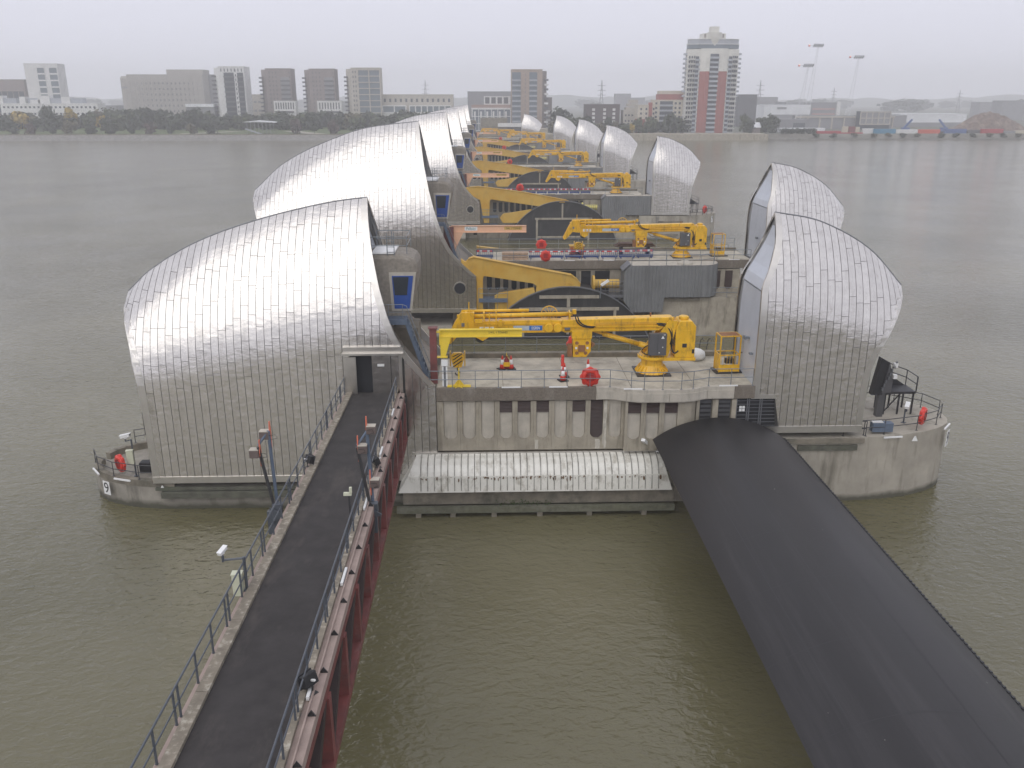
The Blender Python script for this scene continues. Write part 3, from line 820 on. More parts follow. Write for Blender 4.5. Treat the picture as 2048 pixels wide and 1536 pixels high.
    # roofs
    door_hole = [(-8.62, -5.60, 8.05, 10.72)]
    sl_ = roof_shell(p, S9L, 0.487, 'left_roof', 212, near, door_hole)
    end_wall(sl_, S9L, 0.55, [(13.2, 19.4, 0.12, 0.4)], WHITEP, CABIN)
    sr_ = roof_shell(p, S9R, 0.487, 'right_roof', 120, near, rows_=(2.3, 3.2))
    end_wall(sr_, S9R, 0.10, [(8.0, 14.4, 0.04, 0.75), (14.5, 18.3, 0.04, 0.55)], WHITEP, ENDW); sr_.location.y = -1.6
    MB().box(17.2, 18.85, -2.65, -2.3, 7.42, 7.72).build('roof_soffit', STEELT, sr_)
    hd = MB().box(17.05, 17.28, -0.9, -0.6, 11.0, 11.12).box(16.95, 17.07, -0.95, -0.55, 10.95, 11.17).box(17.05, 17.28, -1.9, -1.65, 10.2, 10.3)
    hd.build('door_handle', RAILG, sr_)
    # doorway at the head of the footbridge
    dw = MB()
    dw.box(-9.1, -8.72, -4.55, -4.2, 8.05, 10.72); dw.box(-5.62, -5.42, -4.45, -4.2, 8.05, 10.72); dw.box(-9.15, -5.3, -4.75, -4.2, 10.72, 10.84)
    dw.box(-9.1, -5.3, -4.5, -4.22, 10.84, 11.2)
    dd = dw.build('doorway', STEELT, p)
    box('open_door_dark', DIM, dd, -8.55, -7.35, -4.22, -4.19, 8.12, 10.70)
    box('doorway_panel', STEEL, dd, -7.33, -6.15, -4.34, -4.22, 8.12, 10.70)
    box('doorway_panel', STEEL, dd, -6.12, -5.64, -4.30, -4.22, 8.12, 10.70)
    MB().bar((-8.66,-4.6,8.15), (-8.66,-4.6,10.6), 0.07, 0.75).build('door_leaf', STEELT, dd)
    box('door_plate', WHITE, dd, -6.98, -6.55, -4.37, -4.345, 9.9, 10.05)
    # pod, stair, end of the gate arm beyond the back kerb
    control_pod(p, -5.15, 12.05, 1.0, -1.75, 1.6)
    pod_stair(p, -5.3, 12.55, -3.9, 8.35, -2.0)
    box('stair_block', CONCD, p, -7.2, -4.6, -1.2, 1.4, 8.3, 11.6)
    return p

def corrugated(par, name, m, dx=0.0):
    # ribbed housing with a rounded end on the near face of a big pier
    path = []
    x = 15.4
    while x < 24.2: path.append((x, -5.55)); x += 0.1
    for i in range(0, 19): a = i/18*math.pi/2; path.append((24.2+2.1*math.sin(a), -3.45-2.1*math.cos(a)))
    path.append((26.3, -2.7))
    low = [(15.4,4.35),(16.45,3.05),(19.9,3.05),(19.95,4.75),(26.4,4.75)]
    def zl(x):
        for (a, za), (b, zb) in zip(low[:-1], low[1:]):
            if x <= b: return za+(zb-za)*(x-a)/(b-a)
        return 4.75
    top = [(15.4,7.75),(16.0,8.38),(26.4,8.38)]
    def zt(x): return 7.75+(x-15.4)/0.6*0.63 if x < 16.0 else 8.38
    rows = [[], []]
    for i, (x, y) in enumerate(path):
        o = 0.06 if (i//2) % 2 else 0.0
        if i < 88: q = (x, y-o)
        else:
            a = (i-88)/18*math.pi/2; q = (x+o*math.sin(a), y-o*math.cos(a))
        rows[0].append((q[0], q[1], zl(x))); rows[1].append((q[0], q[1], zt(x)))
    h = MB().grid(rows).build(name, m, par)
    out = [(15.4,-5.5)]+[p for p in path if p[0] > 16]+[(16.0,-2.7)]
    MB().prism([(p[0], p[1]+0.02) for p in path if p[0] >= 16.0][::3]+[(26.28,-2.72),(16.0,-2.72)], 8.30, 8.37, 'z').build('housing_roof', CONCL, h)
    MB().prism([(15.42,4.4),(16.45,3.08),(19.9,3.08),(19.9,8.3),(16,8.3),(15.42,7.7)], -5.45, -2.75).build('housing_end', m, h)
    MB().bar((15.2,-4.3,7.75), (16.1,-4.3,8.55), 2.2, 0.08).build('housing_flap', GREYM, h)
    MB().lathe([(0.0,0.35),(0.5,0.3),(0.85,0.12),(0.9,0)], (22.4,-4.4,8.37), 14).build('vent_dome', CONCL, h, smooth=True)
    return h

def pier_big(name, label, Yc, number, singles, limit, drum=PALEY, wide=False):
    DX = 6.9 if wide else 0.0
    p = thing(name, label, 'barrier pier', (0, Yc, 0), 0, 'barrier piers across the river')
    LH = hull_outline(-31.0, -4.0, 5.6, 8.5, -1); RH = hull_outline(29.5, 45.5, 5.7, 11.0, 1)
    bl = MB().prism(LH, -5, 1.6, 'z').build('hull', CONCW, p)
    rim(LH, 0, 10, 1.6, 2.1, 0.4).build('hull_rim', CONCD, bl)
    br_ = MB().prism(RH, -5, 4.62, 'z').build('hull', CONCW, p)
    for k in range(3): MB().box(33.2, 38.0-k*0.4, -5.9, -5.65, 3.3-k*1.25, 3.65-k*1.25).build('fender_ledge', CONCD, br_)
    MB().box(19.0, 29.48, -4.9, 4.9, -5, 4.55).build('side_wall', CONC, p)
    MB().box(20.0, 24.2, -5.05, -4.92, 4.15, 4.5).build('fender_ledge', CONCD, p)
    MB().box(-3.98, 18.98, -2.3, 4.9, -5, 7.35).build('core_wall', CONC, p)
    # arched openings in the recessed near wall
    for k in range(8):
        x = (1.7+k*1.12 if wide else 0.3+k*0.95 if k < 7 else 7.5)
        r = 0.36 if wide else 0.29; zc_ = 5.35; pts = [(x-r,6.9),(x-r,zc_)]+[(x-r*math.cos(t), zc_-r*math.sin(t)) for t in [j*math.pi/8 for j in range(1, 8)]]+[(x+r,zc_),(x+r,6.9)]
        MB().prism(pts, -2.36, -2.31).build('wall_recess', GLASS, p)
    for a, b in (((14.6,16.2),(16.6,18.0),(18.4,18.9)) if wide else ((7.4,10.3),(10.9,12.0),(12.5,14.2))):
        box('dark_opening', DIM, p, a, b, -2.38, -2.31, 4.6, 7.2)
    for x in (26.6, 28.0):
        MB().prism([(x-0.42,7.2),(x-0.42,5.4),(x-0.2,5.1),(x+0.2,5.1),(x+0.42,5.4),(x+0.42,7.2)], -2.66, -2.58).build('wall_recess', LOUV, p)
    box('upper_wall', CONC, p, 19.0, 29.3, -2.56, 4.5, 4.58, 7.38)
    dk = box('deck', DECKC, p, -1.2, 30.6, -2.3, 4.2, 7.42, 8.36)
    box('parapet', CONCB, p, -1.2, 30.6, -2.66, -2.32, 7.5, 8.42)
    box('back_kerb', CONCD, p, -1.2, 30.6, 4.22, 4.7, 7.5, 8.7)
    for x in (9.5, 14.0, 17.5, 21.0, 28.5): box('tube_lamp', WHITE, p, x-0.6, x+0.6, -2.64, -2.56, 8.43, 8.5)
    sl_ = roof_shell(p, S8L, 0.5, 'left_roof', limit, singles)
    end_wall(sl_, S8L, 0.6, [(15.0, 22.8, 0.15, 0.5)], WHITEP, CABIN)
    sr_ = roof_shell(p, S8R, 0.5, 'right_roof', 40, False, rows_=(2.3, 3.2))
    end_wall(sr_, S8R, 0.12, [(8.4, 14.5, 0.05, 1.0), (14.6, 18.4, 0.05, 0.8)], WHITEP, ENDW); sr_.location.y = -2.0
    MB().box(30.62, 30.84, -1.2, -0.8, 10.9, 11.1).build('door_handle', RAILG, sr_)
    # round hatch in the roof side
    MB().lathe([(0.62,-5.72),(0.62,-5.66)], (-3.0,0,5.95), 24, 'y').build('port_hole', DIM, sl_)
    pr = MB()
    pr.lathe([(0.62,-5.74),(0.74,-5.74),(0.74,-5.64),(0.62,-5.64)], (-3.0,0,5.95), 24, 'y', cap=False); pr.build('port_rim', STEELT, sl_)
    control_pod(p, -4.55, 12.3, 1.12, -2.4, 2.2)
    pod_stair(p, -4.8, 12.9, -3.2, 8.4, -2.9)
    for x in (-4.6, -3.9): box('pod_column', RUST, p, x-0.22, x+0.22, -2.6, -2.2, 3.0, 12.3)
    # gate leaf end: dark disc with timber beams, and the yellow rocking arm
    cx, cz, rad = (14.72, -3.67, 11.14) if wide else (9.15, -4.2, 10.26)
    pts = []
    for i in range(29):
        a = math.pi-(i/28)*math.pi; x = cx+rad*math.cos(a); z = cz+rad*math.sin(a)
        if z > -3.2: pts.append((x, z))
    gd = MB().prism([(pts[0][0], -3.5)]+pts+[(pts[-1][0], -3.5)], -5.56, -2.9).build('gate_disc', DARKD, p)
    ri = MB()
    P = [Vector((x, -5.6, z)) for x, z in pts]
    for a, b in zip(P[:-1], P[1:]): ri.bar(a, b, 0.12, 0.34, up=(0, 1, 0))
    ri.build('disc_rim', GREYM, gd)
    for (x0, x1, z0, z1) in (((9.4,20.4,3.95,4.3),(9.6,9.95,-0.2,3.93),(19.6,19.95,-0.2,3.93),(14.5,14.8,4.32,7.0),(9.97,19.58,0.5,0.8)) if wide else ((5.9,12.6,4.75,5.07),(9.0,9.35,3.72,4.73),(3.6,14.9,3.35,3.68),(3.9,4.2,0.4,3.33),(14.3,14.6,0.4,3.33),(9.0,9.3,0.6,3.33))):
        box('disc_beam', CONC, gd, x0, x1, -5.85, -5.57, z0, z1)
    YQ = 166.6 if wide else 94.9
    def Q(l): return [(at(a, b, YQ).x, at(a, b, YQ).z) for a, b in l]
    top = Q([(922,517),(931,523),(937,518),(947,514),(964,517),(994,522),(1066,536),(1115,545),(1142,550),(1154,559),(1160,567),(1160,573),(1128,573),(1095,582),(1070,592),
             (1073,571),(1066,566),(968,551),(966,556),(966,624),(953,624),(953,560),(925,545)])
    low = Q([(998,586),(1068,575),(1071,590),(1060,597),(1040,609),(1021,617),(990,621),(989,592)])
    if wide:
        top = Q([(925,376),(937,375),(956,373.5),(978,375.7),(1053,385.6),(1132,400.6),(1139,404),(1125,409),(1096,418),(1085,419),(1079,413),(1057,409.7),(983,398.9),(979.7,401.4),(978.5,446),(968,446),(960,400),(930,385)])
        low = Q([(1006,428),(1035,423.5),(1063,418.8),(1066,424),(1045,446),(1006,446),(999.6,436)])
    ar = MB().prism(top, -5.45, -4.75).build('rocking_arm', YELP, p, bevel=0.04)
    MB().prism(low, -5.43, -4.77).build('lower_arm', YELP, ar, bevel=0.04)
    fl = MB(); F_ = Q([(937,375),(956,373.5),(978,375.7),(1053,385.6),(1132,400.6),(1138,403)] if wide else [(937,518),(947,514),(964,517),(1066,536),(1142,550),(1154,559),(1160,567)])
    for a, b in zip(F_[:-1], F_[1:]): fl.bar((a[0],-5.1,a[1]+0.05), (b[0],-5.1,b[1]+0.05), 0.95, 0.07)
    fl.build('arm_flange', YELP, ar)
    pc = Q([(958,383) if wide else (946,528)])[0]
    MB().lathe([(0.33,-5.52),(0.33,-5.44)], (pc[0],0,pc[1]), 16, 'y').build('arm_pin', YELP, ar)
    lk = Q([(1118,405),(1122,400),(1128,401),(1130,405)] if wide else [(1128,573),(1135,563),(1145,566),(1147,573)])
    MB().prism(lk, -5.6, -5.46).build('link_plate', YELP, ar)
    pf = MB().box(-0.9, 2.3, -5.75, -4.4, 4.35, 4.75).box(-0.6, 2.2, -5.6, -4.5, 3.1, 3.2)
    pf.build('service_platform', BLUEG, p)
    rr_ = MB()
    for k in (0.5, 1.0): rr_.tube([(-0.9,-5.7,4.75+k*1.2), (2.3,-5.7,4.75+k*1.2)], 0.03, 5)
    for x in (-0.9, 0.2, 1.2, 2.3): rr_.tube([(x,-5.7,3.2), (x,-5.7,5.95)], 0.03, 5)
    rr_.build('platform_rail', RAILG, p)
    h0 = corrugated(p, 'machine_housing', CORR); h0.location.x = DX
    # winch drum on its caged platform
    dr = MB().lathe([(0.55,11.95),(0.95,11.98),(0.95,12.2),(0.5,12.25),(0.5,15.0)], (0,-4.3,6.1), 18, 'x').build('winch_drum', drum, p)
    dr.location.x = DX-(0.4 if wide else 0)
    cg = MB()
    for z in (5.0, 5.55, 6.1, 6.6): cg.tube([(12.9,-5.5,z), (15.4,-5.5,z)], 0.03, 5)
    for x in (12.5, 12.9, 13.3, 13.7, 14.1, 14.5, 14.9, 15.3): cg.tube([(x,-5.5,4.9), (x,-5.5,6.7)], 0.03, 5)
    cg.box(12.6, 15.5, -5.5, -3.4, 4.75, 4.9)
    cg.bar((13.0,-5.2,4.8), (15.4,-5.2,3.1), 0.12); cg.bar((15.3,-5.2,4.8), (14.2,-5.2,3.9), 0.1)
    cg.build('drum_cage', GREYM, dr)
    # arm ends showing beyond the back kerb
    MB().prism([(-1.2,8.9),(3.6,8.3),(14,7.4),(14,6.5),(-1.2,6.5)], 5.0, 5.7).build('far_arm', YELP, p)
    # white tube lamps, ladder, number
    number_sign(p, number, (44.3, -3.05, 3.6), 0.85, 1.2, 0.7)
    ld = MB()
    for k in (-0.2, 0.2): ld.box(33.0+k-0.03, 33.0+k+0.03, -5.85, -5.78, 0, 4.6)
    for k in range(12): ld.box(32.8, 33.2, -5.84, -5.8, 0.2+k*0.37, 0.24+k*0.37)
    ld.build('ladder', GREYM, p)
    return p
# ------------------------------------------------------------------ machines and fittings on the decks
def make_crane():
    # jib stowed to the left (-x); origin on the deck under the pedestal
    t = thing('deck_crane', 'x', 'crane', (0,0,0), 0, 'yellow cranes on the pier decks')
    b = MB().box(-1.15,1.15,-1.15,1.15,0.0,0.08).build('base_plate', BLKM, t)
    ped = MB().lathe([(1.08,0.08),(0.80,0.50),(0.74,0.60),(0.72,1.05)], n=24).build('pedestal', YEL, t, smooth=False)
    ri = MB()
    for k in range(20):
        a = 2*math.pi*k/20; c, s = math.cos(a), math.sin(a)
        ri.bar((1.10*c,1.10*s,0.09), (0.80*c,0.80*s,0.52), 0.05, 0.12)
    ri.build('pedestal_rib', YEL, ped)
    tt = MB().lathe([(0.98,1.05),(1.0,1.12),(1.0,1.24),(0.9,1.28)], n=24).box(0.2,2.8,-0.75,0.75,0.98,1.20).build('turntable', YEL, t, bevel=0.02)
    bl = MB()
    for k in range(24):
        a = 2*math.pi*k/24; bl.lathe([(0.035,1.28),(0.035,1.31)], (0.93*math.cos(a),0.93*math.sin(a),0), 5)
    bl.build('turntable_bolt', GREYM, tt)
    col = MB()
    for y in (-0.62, 0.50): col.prism([(-0.75,1.25),(0.95,1.25),(1.25,2.6),(1.5,3.7),(0.9,3.75),(0.15,2.6)], y, y+0.12)
    col.box(-0.1,0.9,-0.5,0.5,1.25,1.5)
    col.build('slew_column', YEL, t)
    cab = MB().box(-0.45,0.72,-1.05,-0.66,1.45,2.95).build('electrical_cabinet', GREYC, t, bevel=0.02)
    MB().prism([(0.34,2.62),(0.56,2.62),(0.45,2.82)], -1.062, -1.052).build('warning_triangle', WHITE, cab)
    MB().box(0.44,0.50,-1.07,-1.05,2.0,2.06).box(0.22,0.28,-1.07,-1.05,1.62,1.68).box(0.50,0.62,-1.065,-1.052,2.86,2.9).build('cabinet_label', WHITE, cab)
    MB().box(0.12,0.135,-1.056,-1.05,1.5,2.9).build('cabinet_gap', BLKM, cab)
    en = MB().prism([(1.38,1.2),(2.72,1.2),(2.72,3.35),(2.42,3.72),(1.65,3.72),(1.38,3.3)], -0.72, 0.72).build('engine_housing', YEL, t, bevel=0.05)
    MB().lathe([(0.30,3.70),(0.34,3.76),(0.34,3.88),(0.26,3.93)], (2.0,0,0), 18).build('exhaust_cap', YEL, en)
    MB().box(1.8,2.4,-0.745,-0.715,2.55,3.1).build('housing_panel', YEL, en)
    MB().box(1.85,2.15,-0.75,-0.715,1.92,2.18).box(2.52,2.68,-0.75,-0.715,1.5,1.78).build('housing_grille', BLKM, en)
    for k in range(6):
        MB().box(1.36,1.39,-0.6,0.6,2.0+k*0.2,2.12+k*0.2).build('grille_slat', GREYM, en)
    # main boom
    bo = MB().prism([(1.25,3.62),(1.25,3.85),(1.10,3.92),(-6.2,3.78),(-6.3,3.7),(-6.3,3.05),(-6.0,2.92),(0.3,3.02),(0.8,3.30)], -0.42, 0.42).build('main_boom', YEL, t, bevel=0.04)
    MB().box(-6.2,0.35,-0.52,-0.42,3.30,3.38).box(-6.2,0.3,-0.50,-0.43,3.06,3.14).build('boom_flange', YEL, bo)
    pp = MB()
    for k in range(3): pp.tube([(-4.0,-0.46,3.46+k*0.07),(0.2,-0.46,3.50+k*0.07)], 0.022, 5)
    pp.build('hydraulic_pipe', YEL, bo)
    MB().lathe([(0.05,3.9),(0.06,4.15)], (-0.25,0,0), 8).build('beacon', RUSTF, bo)
    # folded outer boom and jib
    ob = MB().prism([(-6.1,2.98),(-6.1,3.72),(-7.0,3.78),(-12.2,3.70),(-12.3,3.0),(-11.9,2.92)], -0.34, 0.34).build('outer_boom', YEL, t, bevel=0.03)
    MB().box(-12.1,-6.3,-0.40,-0.34,3.48,3.58).box(-12.1,-6.4,-0.38,-0.34,2.93,2.99).build('boom_flange', YEL, ob)
    MB().box(-9.45,-7.52,-0.365,-0.345,3.07,3.40).build('maker_plate', SIGNF, ob)
    MB().box(-8.40,-7.53,-0.372,-0.366,3.08,3.39).build('maker_plate', SIGNB if False else mat('blue_plate', (0.035,0.15,0.42), 0.5), ob)
    text('lettering', 'EGRIN', LETW, ob, (-7.97,-0.376,3.225), 0.28, sx=0.70)
    MB().box(-11.7,-10.75,-0.365,-0.345,3.06,3.34).build('load_plate', WHITE, ob)
    text('lettering', 'S.W.L. 15T', LETB, ob, (-11.22,-0.370,3.2), 0.2, sx=0.78)
    MB().lathe([(0.27,-0.56),(0.30,-0.52),(0.30,-0.35)], (-7.1,0,3.26), 16, 'y').lathe([(0.27,-0.56),(0.30,-0.52),(0.30,-0.35)], (-6.5,0,3.26), 16, 'y').build('sheave_cover', YEL, ob)
    MB().box(-6.05,-5.68,-0.50,-0.43,3.05,3.36).build('junction_box', GREYM, bo)
    jb = MB().tube([(-13.2,-0.05,3.98),(-5.5,-0.05,4.12)], 0.15, 10).build('jib_cylinder', YEL, t, smooth=True)
    MB().tube([(-12.9,0.3,4.26),(-8.4,0.3,4.3)], 0.11, 8).build('jib_ram', YEL, jb, smooth=True)
    br = MB()
    for x, w in ((-5.7,0.10),(-12.1,0.12),(-11.4,0.10),(-12.6,0.1)): br.box(x-w/2,x+w/2,-0.36,0.36,3.6,4.28)
    br.box(-5.5,-5.25,-0.1,0.1,4.1,4.4); br.build('jib_bracket', YEL, jb)
    tip = MB().prism([(-12.1,2.9),(-12.1,4.3),(-12.9,4.3),(-13.3,3.7),(-14.0,2.3),(-13.85,2.1),(-13.6,2.2),(-12.9,3.0)], -0.28, -0.16)
    tip.prism([(-12.1,2.9),(-12.1,4.3),(-12.9,4.3),(-13.3,3.7),(-14.0,2.3),(-13.85,2.1),(-13.6,2.2),(-12.9,3.0)], 0.16, 0.28)
    tip.box(-12.9,-12.2,-0.16,0.16,3.2,3.9)
    ti = tip.build('boom_head', YEL, t, bevel=0.015)
    MB().prism([(-12.0,3.1),(-11.0,3.1),(-11.1,2.6),(-11.5,2.35),(-11.95,2.6)], -0.3, 0.3).build('sheave_block', YEL, ti)
    MB().lathe([(0.34,-0.18),(0.34,0.18)], (-11.65,0,2.55), 16, 'y').build('sheave', BLKM, ti)
    MB().box(-12.9,-12.7,-0.31,-0.28,3.35,3.6).box(-11.75,-11.5,-0.33,-0.3,3.3,3.6).build('junction_box', GREYM, ti)
    MB().tube([(-12.4,0,4.3),(-12.4,0,4.95)], 0.04, 6).build('mast', YEL, ti)
    mg = MB()
    for (x, z) in ((-12.1,3.2),(-11.4,3.1),(-11.05,3.2),(-10.6,3.3)): mg.box(x-0.04,x+0.04,-0.46,-0.36,z-0.1,z+1.1)
    mg.box(-10.45,-10.2,-0.46,-0.36,3.35,3.75); mg.lathe([(0.12,-0.5),(0.12,-0.4)], (-10.3,0,3.75), 10, 'y'); mg.box(-12.0,-11.5,-0.5,-0.36,3.62,3.9)
    mg.build('head_plate', YEL, ti)
    # spoked hose wheel behind the boom
    wh = MB(); rr = 0.55; c = Vector((-7.0, 0.62, 3.95))
    ring = [c+Vector((rr*math.cos(2*math.pi*k/20), 0, rr*math.sin(2*math.pi*k/20))) for k in range(21)]
    wh.tube(ring, 0.035, 6)
    for k in range(10): wh.tube([c, c+Vector((rr*math.cos(2*math.pi*k/10), 0, rr*math.sin(2*math.pi*k/10)))], 0.02, 5)
    wh.tube([c-Vector((0,0.5,0)), c+Vector((0,0.1,0))], 0.06, 8)
    wh.build('hose_reel', YEL, t)
    # hanging winch block
    wb = MB().box(-5.55,-4.2,-0.5,0.5,2.5,3.06).prism([(-5.45,2.52),(-4.25,2.52),(-4.25,1.6),(-4.55,1.2),(-5.45,1.2)], -0.42, 0.42).build('winch_block', YEL, t, bevel=0.03)
    for (x, z) in ((-5.2,2.2),(-4.5,2.2),(-5.2,1.5),(-4.6,1.5)): MB().lathe([(0.12,-0.45),(0.12,-0.425)], (x,0,z), 12, 'y').build('block_hole', RUSTF, wb)
    wf = MB().box(-5.8,-5.5,-0.45,0.2,1.25,2.0).box(-5.1,-4.65,-0.50,-0.43,1.6,2.05).prism([(-4.2,2.2),(-3.95,2.05),(-4.2,1.8)], -0.3, 0.1)
    wf.build('winch_fitting', RUSTF, wb)
    MB().box(-5.3,-5.17,-0.48,-0.425,1.78,1.92).box(-4.55,-4.42,-0.48,-0.425,1.78,1.92).build('block_lamp', WHITE, wb)
    # lifting cylinder and hoses
    lc = MB().tube([(-3.4,-0.02,2.72),(-0.9,-0.02,1.98)], 0.17, 12).tube([(-0.95,-0.02,2.0),(0.35,-0.02,1.6)], 0.2, 12).tube([(-4.15,-0.02,2.95),(-3.35,-0.02,2.70)], 0.09, 8).build('lifting_cylinder', YEL, t, smooth=True)
    hs = MB()
    def arc(p, q, s, n=8):
        p = Vector(p); q = Vector(q); s = Vector(s)
        return [p*(1-u)**2+s*2*u*(1-u)+q*u*u for u in [i/n for i in range(n+1)]]
    hs.tube(arc((-5.35,-0.45,4.15),(-4.1,-0.5,3.28),(-5.35,-0.6,3.25)), 0.045, 6)
    hs.tube(arc((-5.2,-0.45,4.2),(-4.0,-0.5,3.34),(-5.2,-0.6,3.3)), 0.045, 6)
    hs.tube(arc((0.1,-0.5,3.5),(1.05,-0.6,2.1),(1.5,-0.6,3.7)), 0.05, 6)
    hs.tube(arc((0.2,-0.5,3.42),(1.15,-0.7,2.0),(1.25,-0.6,3.5)), 0.05, 6)
    hs.tube(arc((1.1,-0.6,2.2),(1.6,-0.72,1.7),(1.2,-0.8,1.2)), 0.05, 6)
    hs.tube(arc((-0.3,-0.3,2.0),(-0.2,-0.75,1.35),(-1.4,-0.6,1.6)), 0.035, 6)
    hs.tube(arc((-4.1,-0.45,2.8),(-3.3,-0.4,2.5),(-3.7,-0.5,2.3)), 0.035, 6)
    hs.build('hydraulic_hose', RUBB, t, smooth=True)
    return t
def hook_block(par_loc, label, top):
    # striped lower block hanging on two falls of wire
    t = thing('hook_block', label, 'crane hook', par_loc, 0, 'striped hook blocks')
    b = MB().prism([(-0.26,0.0),(0.26,0.0),(0.42,0.55),(0.42,0.85),(0.26,1.0),(-0.26,1.0),(-0.42,0.85),(-0.42,0.55)], -0.14, 0.14).build('block', YELB if False else YEL, t)
    for k in range(4):
        z = 0.06+k*0.24
        MB().prism([(-0.36,z-0.02),(-0.24,z-0.02),(0.36,z+0.42) if z+0.42 < 0.98 else (0.2,0.98),(0.24,z+0.42) if z+0.42 < 0.98 else (0.06,0.98)], -0.165, -0.15).build('stripe', LETB, b)
    MB().box(-0.52,-0.44,-0.2,0.2,0.1,1.1).box(0.44,0.52,-0.2,0.2,0.1,1.1).build('side_plate', YELP, b)
    hk = [(0,0,0.0),(0,0,-0.25),(0.12,0,-0.40),(0.05,0,-0.58),(-0.12,0,-0.55),(-0.17,0,-0.40)]
    MB().tube(hk, 0.075, 8, 0.04).build('hook', BLKM, t)
    MB().tube([(-0.3,0,0.9),(-0.35,0,top)], 0.018, 5).tube([(0.3,0,0.9),(0.35,0,top)], 0.018, 5).build('wire_rope', BLKM, t)
    return t
def make_davit(label, kind):
    # swing jib on a red column; origin at the column foot
    t = thing('swing_jib', label, 'swing jib', (0,0,0), 0, 'swing jibs beside the left roofs')
    c = MB().box(-0.22,0.22,-0.22,0.22,0,3.75).box(-0.3,0.3,-0.3,0.3,3.7,3.76).build('column', RUST, t)
    if kind == 'yellow':
        m = YELB; L = 5.75; z0, z1 = 3.1, 3.62
    else:
        m = PEACH; L = 8.9; z0, z1 = 3.25, 4.05
    bm = MB().box(0.45,L,-0.03,0.03,z0+0.05,z1-0.05).box(0.45,L,-0.14,0.14,z1-0.06,z1).box(0.45,L,-0.14,0.14,z0,z0+0.06).box(0.40,0.46,-0.14,0.14,z0-0.5,z1).build('beam', m, t)
    d = 1.3 if kind == 'yellow' else 2.0
    MB().prism([(0.46,z0-0.004),(1.15 if d < 1.5 else 1.75,z0-0.004),(0.78,z0-d),(0.46,z0-d)], -0.10, 0.10).build('bracket', m, t)
    MB().box(0.15,0.9,-0.16,0.16,z0-d-0.07,z0-d).box(0.15,0.5,-0.16,0.16,z1-0.2,z1-0.1).build('hinge_plate', m, t)
    if kind == 'yellow':
        text('lettering', 'S.W.L. 1 TONNES', LETB, bm, (4.2,-0.036,(z0+z1)/2+0.02), 0.19, sx=0.85)
    else:
        s = MB().box(1.9,3.35,-0.05,-0.032,z0+0.22,z1-0.12).build('name_plate', WHITE, bm)
        text('lettering', 'Pelloby', LETT, s, (2.62,-0.055,(z0+z1)/2+0.03), 0.42, sx=0.9)
        s = MB().box(6.4,8.4,-0.05,-0.032,z0+0.3,z1-0.14).build('load_plate', mat('gold_plate', (0.55,0.36,0.10), 0.5), bm)
        text('lettering', 'SWL 1 TONNE', LETB, s, (7.4,-0.055,(z0+z1)/2+0.05), 0.3, sx=0.85)
        MB().box(2.9,3.3,-0.2,0.2,z0-0.25,z0).lathe([(0.1,-0.25),(0.1,0.25)], (3.1,0,z0-0.1), 8, 'y').build('trolley', BLKM, t)
    return t
def make_cone(loc, label, h=0.95, group='traffic cones on the nearest deck'):
    t = thing('traffic_cone', label, 'traffic cone', loc, random.uniform(0, 1), group)
    MB().box(-0.3,0.3,-0.3,0.3,0,0.07).build('base', RUBB, t, bevel=0.02)
    k = h/0.95
    MB().lathe([(0.205,0.07),(0.165,0.34*k),(0.155,0.36*k)], n=14).build('cone_body', RED, t, smooth=True)
    MB().lathe([(0.155,0.36*k),(0.095,0.70*k)], n=14).build('sleeve', WHITE, t, smooth=True)
    MB().lathe([(0.095,0.70*k),(0.045,0.95*k),(0.02,0.97*k)], n=14).build('cone_tip', RED, t, smooth=True)
    return t
def make_lifebuoy(loc, label, rz=0, s=1.0):
    # moulded red lifebuoy housing, hung on a rail
    t = thing('lifebuoy_housing', label, 'lifebuoy', loc, rz, 'red lifebuoy housings')
    out = [(0.72*math.cos(a)*(1+0.07*math.cos(8*a)), 0.72*math.sin(a)*(1+0.07*math.cos(8*a))) for a in [2*math.pi*k/48 for k in range(48)]]
    b = MB().prism([(x*s, z*s) for x, z in out], -0.10*s, 0.14*s).build('shell', RED, t, bevel=0.04)
    MB().lathe([(0.40*s,-0.2*s),(0.62*s,-0.17*s),(0.66*s,-0.08*s),(0.40*s,-0.08*s)], n=28, axis='y', cap=False).build('ring_bulge', RED, b, smooth=True)
    MB().box(-0.26*s,0.26*s,-0.19*s,-0.08*s,-0.24*s,0.26*s).build('hatch', mat('dark_red_plastic', (0.30,0.02,0.02), 0.4), b, bevel=0.02)
    MB().box(-0.36*s,0.36*s,-0.22*s,-0.14*s,0.36*s,0.56*s).build('grip', RED, b, bevel=0.03)
    return t
